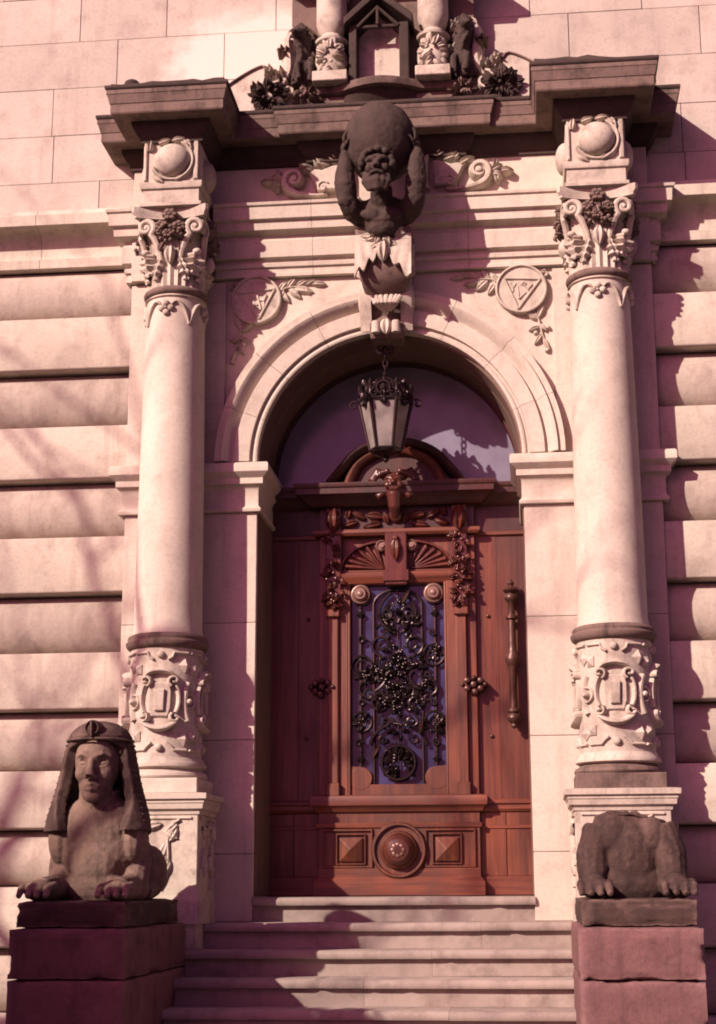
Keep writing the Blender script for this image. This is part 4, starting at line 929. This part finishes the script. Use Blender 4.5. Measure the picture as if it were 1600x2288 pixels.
mb = MB(); poly = [(.31 * cos(pi * k / 20), 3.09 + .02 + .74 * .31 * sin(pi * k / 20)) for k in range(21)]; mb.extr(poly, .58, .70); part('tympanum', mb, M_woodd, pdm)
mk = MB()
mk.ell((0, .47, 3.07), (.085, .10, .11), nu=18, nv=12); mk.tube([(0, .375, 3.10), (0, .355, 3.06)], [.014, .022], 8)
for sg in (-1, 1):
    mk.tube([(sg * .015, .385, 3.11), (sg * .06, .40, 3.115)], [.016, .012], 8); mk.ell((sg * .045, .39, 3.055), (.028, .026, .028), nu=8, nv=6)
    mk.tube([(sg * .06, .46, 3.14), (sg * .13, .44, 3.17), (sg * .17, .45, 3.11), (sg * .14, .45, 3.06)], [.04, .038, .034, .02], 10)
    mk.tube([(sg * .07, .46, 3.02), (sg * .12, .45, 2.98), (sg * .15, .46, 3.01)], [.035, .03, .018], 10)
    for k in range(4): mk.ell((sg * (.05 + .035 * k), .40 + .012 * k, 3.165 - .016 * k * k * .4), (.026, .026, .024), nu=8, nv=6)
mk.tube([(0, .44, 3.0), (0, .45, 2.90), (0, .50, 2.82)], [.06, .05, .025], 10); mk.tube([(-.03, .385, 3.025), (.03, .385, 3.025)], .013, 7)
blob('carved_mask', mk, M_carvew, door, .008, 1)
# hardware
hd = part('pull_handle', MB().lathe([(0.0084, 2.335), (0.0168, 2.32), (0.0280, 2.30), (0.0196, 2.285), (0.0196, 2.275), (0.0504, 2.268), (0.0630, 2.25), (0.0504, 2.232), (0.0336, 2.226), (0.0504, 2.20), (0.0532, 2.185), (0.0392, 2.165), (0.0266, 2.15), (0.0266, 2.06), (0.0476, 2.05), (0.0476, 2.03), (0.0280, 2.02), (0.0308, 1.83), (0.0336, 1.78), (0.0532, 1.74), (0.0560, 1.71), (0.0420, 1.68), (0.0336, 1.66), (0.0280, 1.40), (0.0280, 1.36), (0.0504, 1.35), (0.0504, 1.33), (0.0336, 1.32), (0.0504, 1.295), (0.0532, 1.28), (0.0420, 1.26), (0.0196, 1.24), (0.0252, 1.225), (0.0084, 1.205)], .868, .565, 20), M_bronze, door, 50, 'turned bronze pull handle')
for zz in (2.25, 1.30): part('handle_post', MB().tube([(.868, .565, zz), (.868, .66, zz)], .017, 10), M_bronze, hd)
for (u, v) in ((.69, 2.07), (.70, 1.16), (-.69, 2.07), (-.70, 1.16)): part('stud', dome(MB(), plane(DB), u, v, .016, .018, n=12), M_bronze, door)
for sg in (-1, 1):
    hz = MB()
    for (du, dv, r) in ((0, 0, .03), (.05, .03, .028), (-.05, .03, .028), (.05, -.03, .028), (-.05, -.03, .028), (.085, 0, .022), (-.085, .0, .02), (0, .05, .022), (.01, -.055, .03)): dome(hz, plane(.585), sg * (.575 + du), 1.54 + dv, r, .04, [(1, -.06), (.95, .01), (.7, .028)], 10)
    part('lock_ornament', hz, M_bronze, door)
# ironwork of the grille
GYP = .645
def ironp(name, pts, r, y=GYP, closed=False): return part(name, MB().tube([(u, y, v) for u, v in pts], r * 1.35, 7, closed), M_iron, gr)
gr = part('grille', MB().tube([(0, GYP, .82), (0, GYP, 2.33)], .006, 7), M_iron, door, label='wrought iron scroll grille')
for sg in (-1, 1):
    ironp('grille_bar', [(sg * .285, .95), (sg * .285, 2.16)], .010)
    for zz in (2.10, 1.0): part('spear_tip', MB().lathe([(.001, zz - .05), (.02, zz - .02), (.034, zz + .0), (.02, zz + .015), (.008, zz + .03), (.016, zz + .05), (.006, zz + .07)], sg * .285, GYP, 10), M_iron, gr)
    ironp('grille_bar', [(sg * .185, .82), (sg * .185, 2.17)] + [(sg * .185 * cos(a), 2.17 + .12 * sin(a)) for a in [pi / 2 * k / 8 for k in range(1, 9)]], .008)
    ironp('scroll', circ(sg * .275, 1.78 if sg > 0 else 1.70, .078, 24), .008, GYP - .012, True); ironp('scroll', circ(sg * .275, 1.78 if sg > 0 else 1.70, .042, 18), .006, GYP - .012, True)
    ironp('scroll', circ(sg * .275, 1.28, .072, 24), .008, GYP - .012, True); ironp('scroll', circ(sg * .275, 1.28, .036, 18), .006, GYP - .012, True)
    ironp('scroll', spiral(sg * .12, 1.86, .085, 1.5, -pi / 2, sg, 24), .009, GYP - .015); ironp('scroll', spiral(sg * .13, 1.42, .08, 1.5, pi / 2, -sg, 24), .009, GYP - .015)
    ironp('scroll', bez((sg * .02, 1.95), (sg * .16, 2.0), (sg * .19, 2.15), (sg * .05, 2.26), 12), .010, GYP - .015); ironp('scroll', bez((sg * .03, 1.30), (sg * .10, 1.22), (sg * .20, 1.22), (sg * .21, 1.10), 12), .010, GYP - .015)
    ironp('scroll', spiral(sg * .085, 2.10, .06, 1.3, pi, -sg, 20), .009, GYP - .02)
    ironp('scroll', bez((sg * .19, 1.62), (sg * .30, 1.60), (sg * .33, 1.50), (sg * .25, 1.47), 12), .009, GYP - .018); ironp('scroll', bez((sg * .19, 1.5), (sg * .10, 1.54), (sg * .06, 1.62), (sg * .12, 1.66), 12), .009, GYP - .018)
for (u, v, r, t_, a0, d) in ((-.055, 2.03, .05, 1.3, 0, 1), (.055, 2.03, .05, 1.3, pi, -1), (-.10, 1.72, .06, 1.4, -.5, 1), (.10, 1.72, .06, 1.4, 3.6, -1), (-.20, 1.62, .055, 1.4, .8, -1), (.22, 1.62, .05, 1.4, 2.3, 1), (-.07, 1.50, .06, 1.4, 1.6, 1), (.07, 1.50, .06, 1.4, 1.5, -1),
                            (-.22, 1.48, .05, 1.3, 0, 1), (.22, 1.46, .055, 1.3, pi, -1), (-.10, 1.28, .055, 1.4, 2, 1), (.10, 1.28, .055, 1.4, 1, -1), (-.12, 1.15, .04, 1.2, 0, -1), (.12, 1.15, .04, 1.2, pi, 1), (-.08, 1.93, .035, 1.2, 1, 1), (.08, 1.93, .035, 1.2, 2, -1), (-.275, 1.90, .035, 1.2, 0, 1), (.275, 1.95, .03, 1.2, 2, 1), (-.275, 1.42, .03, 1.2, 0, 1), (.275, 1.42, .03, 1.2, 2, 1), (-.3, 1.12, .03, 1.2, 0, 1), (.29, 1.12, .03, 1.2, 2, 1)):
    ironp('scroll', spiral(u, v, r, t_, a0, d, 18), .0075, GYP - .02)
for (u, v, R, n_, sd_, bl) in ((0, 2.14, .10, 10, 1, 6), (-.02, 1.60, .15, 26, 2, 24), (-.15, 1.68, .08, 9, 3, 9), (0, 1.80, .09, 10, 6, 7), (0, 1.40, .07, 8, 7, 8), (.27, 1.24, .07, 9, 8, 7), (-.24, 1.62, .06, 6, 9, 6), (.2, 1.55, .06, 6, 10, 6), (-.1, 2.02, .06, 8, 13, 5), (.1, 2.02, .06, 8, 14, 5), (-.12, 1.44, .07, 9, 15, 6), (.13, 1.42, .07, 9, 16, 6), (0, 1.22, .07, 9, 17, 5), (-.27, 1.28, .05, 7, 18, 4), (.27, 1.80, .05, 7, 19, 4), (.14, 1.72, .07, 9, 20, 6), (0, 1.70, .1, 14, 22, 8), (0, 1.5, .1, 14, 23, 8)):
    bq = MB(); bouquet(bq, plane(GYP - .02), u, v, R, n_, .035, sd_, (.035, .07), bl); part('iron_leaf_bunch', bq, M_iron, gr)
shd = MB(); strip(shd, plane(GYP - .02), circ(0, .97, .125, 30), .014, .03, closed=True); part('iron_ring', shd, M_iron, gr)
bq = MB(); bouquet(bq, plane(GYP - .02), 0, .965, .11, 26, .06, 12, (.05, .09), 9); part('iron_leaf_bunch', bq, M_iron, gr)
for (p, q) in (((.10, 2.28), (.04, 2.17)), ((-.12, 1.12), (-.20, 1.0)), ((.19, 1.30), (.16, 1.18))):
    part('iron_blade', leaf(MB(), plane(GYP - .045), q[0], q[1], atan2(p[1] - q[1], p[0] - q[0]), .13, .016, .02), M_bronze, gr)

# ------------------------------------------------------------------ lantern
LX, LY = -.028, .06
lan = thing('hanging_lantern', 'ornate six-sided iron lantern with frosted panes hanging under the keystone', 'lantern', (LX, LY, 3.22))
zt, zb = 3.60, 3.235; rt, rb_ = .195, .118
def hexp(r, z, k, a0=radians(30)): return (LX + r * sin(a0 + k * pi / 3), LY - r * cos(a0 + k * pi / 3), z)
for k in range(6):
    a, b_, c, d = hexp(rt, zt, k), hexp(rt, zt, k + 1), hexp(rb_, zb, k + 1), hexp(rb_, zb, k)
    ctr = Vector((LX, LY, 3.42)); q = [Vector(p) for p in (a, b_, c, d)]; inn = [p + (Vector((LX, LY, p.z)) - p) * .05 for p in q]; out = [p + (Vector((LX, LY, p.z)) - p) * .02 for p in q]
    mb = MB(); mb.add([tuple(p) for p in out + inn], [(0, 1, 2, 3), (7, 6, 5, 4), (0, 4, 5, 1), (1, 5, 6, 2), (2, 6, 7, 3), (3, 7, 4, 0)]); part('pane', mb, M_lamp, lan)
    part('corner_bar', MB().tube([a, d], [.015, .011], 8), M_iron, lan)
    part('rail', MB().tube([a, b_], .015, 8), M_iron, lan); part('rail', MB().tube([d, c], .012, 8), M_iron, lan)
    mid = (Vector(a) + Vector(b_)) / 2; an = pi / 6 + (k + .5) * pi / 3
    m = lambda u, v, h, mid=mid, an=an: (mid.x + u * cos(an) + h * sin(an), mid.y + u * sin(an) - h * cos(an), mid.z + v)
    cr = part('crest', strip(MB(), m, circ(0, .075, .05, 20), .014, .02, closed=True), M_iron, lan)
    part('crest_leaf', leaf(MB(), m, 0, .005, pi / 2, .06, .03, .03), M_iron, cr); part('crest_leaf', leaf(MB(), m, 0, .11, pi / 2, .06, .02, .02), M_iron, cr); part('crest_leaf', leaf(MB(), m, 0, .0, -pi / 2, .05, .03, .03), M_iron, cr)
    for s2 in (-1, 1): part('crest_scroll', strip(MB(), m, spiral(s2 * .065, .035, .035, 1.2, pi / 2, -s2, 14), .009, .018), M_iron, cr)
    v0 = Vector(a); o_ = Vector((sin(pi / 6 + k * pi / 3), -cos(pi / 6 + k * pi / 3), 0))
    cs = part('corner_scroll', MB().tube([v0 + o_ * x + Vector((0, 0, z)) for x, z in [(q[0], q[1]) for q in spiral(.045, -.01, .038, 1.1, pi * .75, -1, 16)]], .009, 7), M_iron, lan)
    part('corner_finial', MB().lathe([(.008, 3.60), (.018, 3.63), (.008, 3.66), (.016, 3.70), (.020, 3.715), (.006, 3.75)], a[0], a[1], 10), M_iron, cs)
    part('roof_rib', MB().tube([(LX + .17 * sin(an - pi / 6), LY - .17 * cos(an - pi / 6), 3.63), (LX + .11 * sin(an - pi / 6), LY - .11 * cos(an - pi / 6), 3.755), (LX + .02 * sin(an - pi / 6), LY - .02 * cos(an - pi / 6), 3.80)], [.012, .011, .009], 7), M_iron, lan)
part('roof', MB().lathe([(.165, 3.61), (.15, 3.63), (.10, 3.74), (.03, 3.79), (.018, 3.81), (.026, 3.825), (.012, 3.85)], LX, LY, 6), M_iron, lan, 20)
part('floor_plate', MB().lathe([(.116, 3.23), (.11, 3.215), (.05, 3.19), (.02, 3.175), (.024, 3.16), (.006, 3.14)], LX, LY, 12), M_iron, lan, 30)
part('candle_tube', MB().lathe([(.022, 3.24), (.022, 3.40), (.01, 3.41)], LX, LY, 12), M_lamp, lan)
for k in range(5):
    zz = 3.865 + .052 * k; pts = [((.017 * cos(a)) * (1 if k % 2 else 0) + LX, (.017 * cos(a)) * (0 if k % 2 else 1) + LY, zz + .032 * sin(a)) for a in [2 * pi * q / 14 for q in range(14)]]
    part('chain_link', MB().tube(pts, .0065, 6, True), M_iron, lan)
hk = part('ceiling_hook', MB().lathe([(.055, 4.150), (.05, 4.13), (.02, 4.12), (.012, 4.10), (.006, 4.09)], LX, LY, 14), M_iron, lan)
for sg in (-1, 1): part('hook_scroll', MB().tube([(LX + sg * x, LY, 4.02 + z) for x, z in spiral(.035, 0, .035, 1.2, pi / 2, -1, 16)], .008, 7), M_iron, hk)

# ------------------------------------------------------------------ sphinxes on their pedestals
def pedestal(sg, cx, label):
    t = thing('sphinx_pedestal', label, 'pedestal', (cx, -1.4, GZ), 'pedestals beside the steps')
    hw = .345; y0, y1 = -2.2, -.60
    rnd = random.Random(5 + sg); zs = [GZ, -.95, -.43, -.15]
    for a, b_ in zip(zs[:-1], zs[1:]):
        mb = rough_box(cx - hw, cx + hw, y0, y1, a - .002, b_ + .002, .006, .022, sg * 3 + a, 22)
        part('pedestal_stone', mb, M_ped, t, 60)
    pr = part('base_moulding', MB().sweep([(cx - hw, y1), (cx - hw, y0), (cx + hw, y0), (cx + hw, y1)], [(-.01, GZ), (.05, GZ + .002), (.05, GZ + .14), (.0, GZ + .2)]), M_ped, t, 30)
    return t
PX = {-1: -1.655, 1: 1.555}
pedestal(-1, PX[-1], 'shaded red sandstone pedestal below the sphinx with a head')
pedestal(1, PX[1], 'sunlit chipped red sandstone pedestal below the headless sphinx')
def sphinx(sg):
    cx = PX[sg]; oy = -1.56
    lab = 'brown stone sphinx with human face and striped headcloth' if sg < 0 else 'weathered brown sphinx with its head broken off'
    t = thing('sphinx_statue', lab, 'statue', (cx, oy, -.15), 'sphinxes beside the steps')
    Q = lambda x, y, z: (cx + x, oy + y, z)
    part('plinth', rough_box(cx - .32, cx + .32, oy - .60, oy + .80, -.151, .004, .008, .03, sg + 5), M_sphd, t, 60)
    b = MB()
    b.tube([Q(0, -.02, .26), Q(0, .25, .25), Q(0, .52, .24)], [.22, .21, .22], 16)
    for s in (-1, 1):
        b.ell(Q(s * .2, .45, .17), (.11, .2, .17), nu=14, nv=10)
        b.tube([Q(s * .22, .40, .07), Q(s * .25, .15, .05)], [.06, .05], 8)
        b.tube([Q(s * .17, .0, .40), Q(s * .215, .02, .22), Q(s * .22, -.05, .09)], [.11, .105, .09], 12)
        b.tube([Q(s * .22, .05, .075), Q(s * .225, -.25, .072), Q(s * .23, -.42, .066)], [.085, .075, .07], 12)
        b.ell(Q(s * .23, -.46, .062), (.088, .10, .062), nu=12, nv=8)
        for k in range(4):
            x = s * .23 + (k - 1.5) * .052; b.tube([Q(x, -.42, .09), Q(x * 1.01, -.53, .072), Q(x * 1.01, -.585, .024)], [.025, .025, .019], 8)
    if sg < 0:
        b.ell(Q(0, -.03, .36), (.275, .175, .29), nu=20, nv=14)
        for s in (-1, 1): b.ell(Q(s * .22, -.04, .36), (.09, .13, .16), nu=12, nv=10)
        b.ell(Q(-.09, -.14, .40), (.09, .06, .10), nu=10, nv=8); b.ell(Q(.09, -.14, .40), (.09, .06, .10), nu=10, nv=8)
        b.ell(Q(0, -.12, .26), (.16, .09, .22), nu=14, nv=10); b.ell(Q(0, -.10, .08), (.20, .10, .12), nu=14, nv=8)
        b.tube([Q(0, -.03, .50), Q(0, -.06, .66)], [.135, .125], 14)
        H = lambda x, y, z: Q(x * 1.12, -.07 + (y + .07) * 1.10, .875 + (z - .90) * 1.18)
        # head
        b.ell(H(0, -.10, .86), (.14, .165, .20), nu=24, nv=18); b.ell(H(0, -.135, .745), (.104, .115, .118), nu=18, nv=12); b.ell(H(0, -.205, .675), (.05, .042, .042), nu=12, nv=8)
        b.tube([H(0, -.245, .865), H(0, -.272, .80), H(0, -.283, .775)], [.019, .025, .031], 10)
        for s in (-1, 1):
            b.ell(H(s * .022, -.262, .772), (.02, .02, .015), nu=8, nv=6)
            b.tube([H(s * .016, -.243, .875), H(s * .055, -.238, .893), H(s * .098, -.198, .878)], [.013, .015, .011], 8)
            pass
            b.tube([H(s * .026, -.232, .835), H(s * .052, -.238, .828), H(s * .08, -.222, .836)], [.006, .008, .006], 6)
            b.ell(H(s * .058, -.185, .795), (.054, .054, .06), nu=12, nv=8)
        b.tube([H(-.042, -.226, .732), H(0, -.247, .739), H(.042, -.226, .732)], [.009, .016, .009], 8); b.tube([H(-.035, -.224, .714), H(0, -.242, .711), H(.035, -.224, .714)], [.009, .018, .009], 8)
        blob('body', b, M_sph, t, .0075, 2, rough=.003, seed=2, dents=[(H(s * .055, -.235, .848), .034, (0, .034, 0)) for s in (-1, 1)] + [(H(0, -.235, .7235), .012, (0, .008, 0)), (H(s * .045, -.235, .7235), .012, (0, .007, 0)) if False else (H(0, -.22, .695), .014, (0, .008, 0))])
        for s in (-1, 1): part('eye', MB().ell(H(s * .054, -.200, .845), (.034, .024, .0165), nu=14, nv=9), M_sph, t)
        # headcloth
        h = MB(); rows = []; sect = [(1.075, .04, .05), (1.06, .105, .12), (1.025, .16, .175), (.975, .198, .207), (.90, .216, .205), (.80, .236, .195), (.70, .26, .188), (.60, .288, .186), (.50, .318, .20), (.41, .335, .21)]
        n = 26
        for z, rx, ry in sect:
            op = radians(58 if z < .93 else (40 if z < .955 else 2)) if z < .96 else radians(2); op = op - (radians(20) * max(0, (.62 - z) / .2) if z < .62 else 0); row = []
            for i in range(n + 1):
                a = op + (2 * pi - 2 * op) * i / n; row.append(Q(rx * sin(a), -.07 - ry * cos(a), z - (.06 * max(0, -cos(a)) if z < .5 else 0)))
            for i in range(n, -1, -1):
                a = op + (2 * pi - 2 * op) * i / n; tk = .075; row.append(Q((rx - min(tk, rx * .6)) * sin(a), -.07 - (ry - min(tk, ry * .6)) * cos(a), z - (.03 if z > 1.05 else 0)))
            rows.append(row)
        h.grid(rows, cu=True, caps=True)
        h.ell(Q(0, -.07, .985), (.185, .198, .075), nu=24, nv=14)
        hc = blob('headcloth', h, M_sphd, t, .010, 2, rough=.003)
        part('brow_band', MB().tube([Q(.203 * sin(a), -.072 - .206 * cos(a), .952 + .004 * cos(a)) for a in [radians(-95 + 10 * k) for k in range(20)]], .008, 7), M_sphd, hc)
        def sec_at(z):
            for (z1, x1, y1), (z2, x2, y2) in zip(sect[:-1], sect[1:]):
                if z2 <= z <= z1: q = (z1 - z) / (z1 - z2); return x1 + (x2 - x1) * q, y1 + (y2 - y1) * q
        for k in range(13):
            zz = .925 - .038 * k; ex, ey = sec_at(zz)
            for s in (-1, 1): part('fold', MB().tube([Q(s * (ex - .003) * sin(a), -.07 - (ey - .003) * cos(a), zz) for a in [radians(68 + 12 * j) for j in range(8)]], .007, 6), M_sphd, hc)
        ur = part('forehead_disc', dome(MB(), plane(oy - .262, cx, 0), 0, 1.02, .048, .03, [(1, -.06), (1, .012), (.85, .025), (.65, .012), (.5, .012)], 20), M_sphd, hc)
        part('cobra', strip(MB(), plane(oy - .268, cx, 0), [(0, .965), (0, 1.01), (0, 1.055)], [.010, .016, .012], .04), M_sphd, ur)
    else:
        b.ell(Q(0, -.02, .34), (.235, .16, .28), nu=18, nv=12)
        b.ell(Q(-.10, -.12, .36), (.10, .07, .13), nu=12, nv=9); b.ell(Q(.10, -.12, .36), (.10, .07, .13), nu=12, nv=9)
        b.ell(Q(0, -.12, .24), (.15, .09, .22), nu=14, nv=10); b.ell(Q(0, -.09, .09), (.22, .11, .13), nu=14, nv=8)
        for s in (-1, 1): b.tube([Q(s * .17, -.06, .40), Q(s * .225, -.10, .24), Q(s * .23, -.14, .09)], [.10, .10, .085], 12)
        b.tube([Q(0, -.03, .5), Q(0, -.05, .64)], [.15, .13], 14)
        o = blob('body', b, M_sphd, t, .009, 2, rough=.006, seed=6)
        for v in o.data.vertices:     # the head and shoulders have broken away
            lx, ly = v.co.x, v.co.y; lim = .478 + .15 + .05 * mnoise.noise(Vector((lx * 5, ly * 5, 1))) - .25 * abs(lx + .03) ** 1.4 + .03 * mnoise.noise(Vector((lx * 14, ly * 14, 3)))
            if v.co.z > lim: v.co.z = lim + .12 * (v.co.z - lim) * (.5 + mnoise.noise(Vector((lx * 20, ly * 20, 7))))
sphinx(-1); sphinx(1)

# ------------------------------------------------------------------ unseen planting on the left: a bare tree, and a hedge added for shade
tr = thing('bare_tree', 'bare winter tree standing left of the steps', 'tree', (-8.7, -5.6, GZ))
rt_ = random.Random(12); tm = MB()
def grow(p, d, ln, r, lev):
    pts = [p]; q = p; dd = d
    for i in range(4):
        dd = (dd + Vector((rt_.uniform(-.16, .16), rt_.uniform(-.16, .16), rt_.uniform(-.04, .12)))).normalized(); q = q + dd * ln / 4; pts.append(q)
    tm.tube(pts, [r * (1 - .45 * i / 4) for i in range(5)], 7 if lev < 3 else 5)
    if lev >= 5: return
    for k in range(3 if lev < 4 else 2):
        a = rt_.uniform(0, 2 * pi); sp = rt_.uniform(.45, .85); ax = dd.orthogonal().normalized(); ax = Matrix.Rotation(a, 3, dd) @ ax
        grow(pts[-1] if k else pts[3], (dd * cos(sp) + ax * sin(sp)).normalized(), ln * rt_.uniform(.62, .82), r * .55 * rt_.uniform(.8, 1.05), lev + 1)
grow(Vector((-8.7, -5.6, GZ)), Vector((.05, .03, 1)), 4.3, .26, 0)
part('trunk', tm, M_bark, tr, 60)
yw = thing('shade_hedge', 'added unseen clipped yew hedge shading the left pedestal', 'hedge', (-4.4, -4.4, GZ))  # out of view, added to keep the sun off the left pedestal
lv = MB(); ry = random.Random(8); HX0, HX1, HY0, HY1, HZ1 = -6.2, -2.75, -4.9, -4.2, 1.62
for i in range(9000):
    f_ = ry.random(); x, y, z = ry.uniform(HX0, HX1), ry.uniform(HY0, HY1), ry.uniform(GZ, HZ1)
    if f_ < .3: y = HY0
    elif f_ < .6: y = HY1
    elif f_ < .85: z = HZ1
    else: x = HX1
    c = Vector((x, y, z)) + Vector((ry.gauss(0, .04), ry.gauss(0, .04), ry.gauss(0, .04))); a = Vector((ry.uniform(-1, 1), ry.uniform(-1, 1), ry.uniform(-1, 1))).normalized() * .06; b_ = a.orthogonal().normalized() * .035
    lv.add([c - a, c + b_, c + a, c - b_], [(0, 1, 2, 3)])
part('foliage', lv, M_leaf, yw)
part('hedge_core', MB().box(HX0 + .05, HX1 - .05, HY0 + .05, HY1 - .05, GZ, HZ1 - .05, .05), M_leaf, yw)
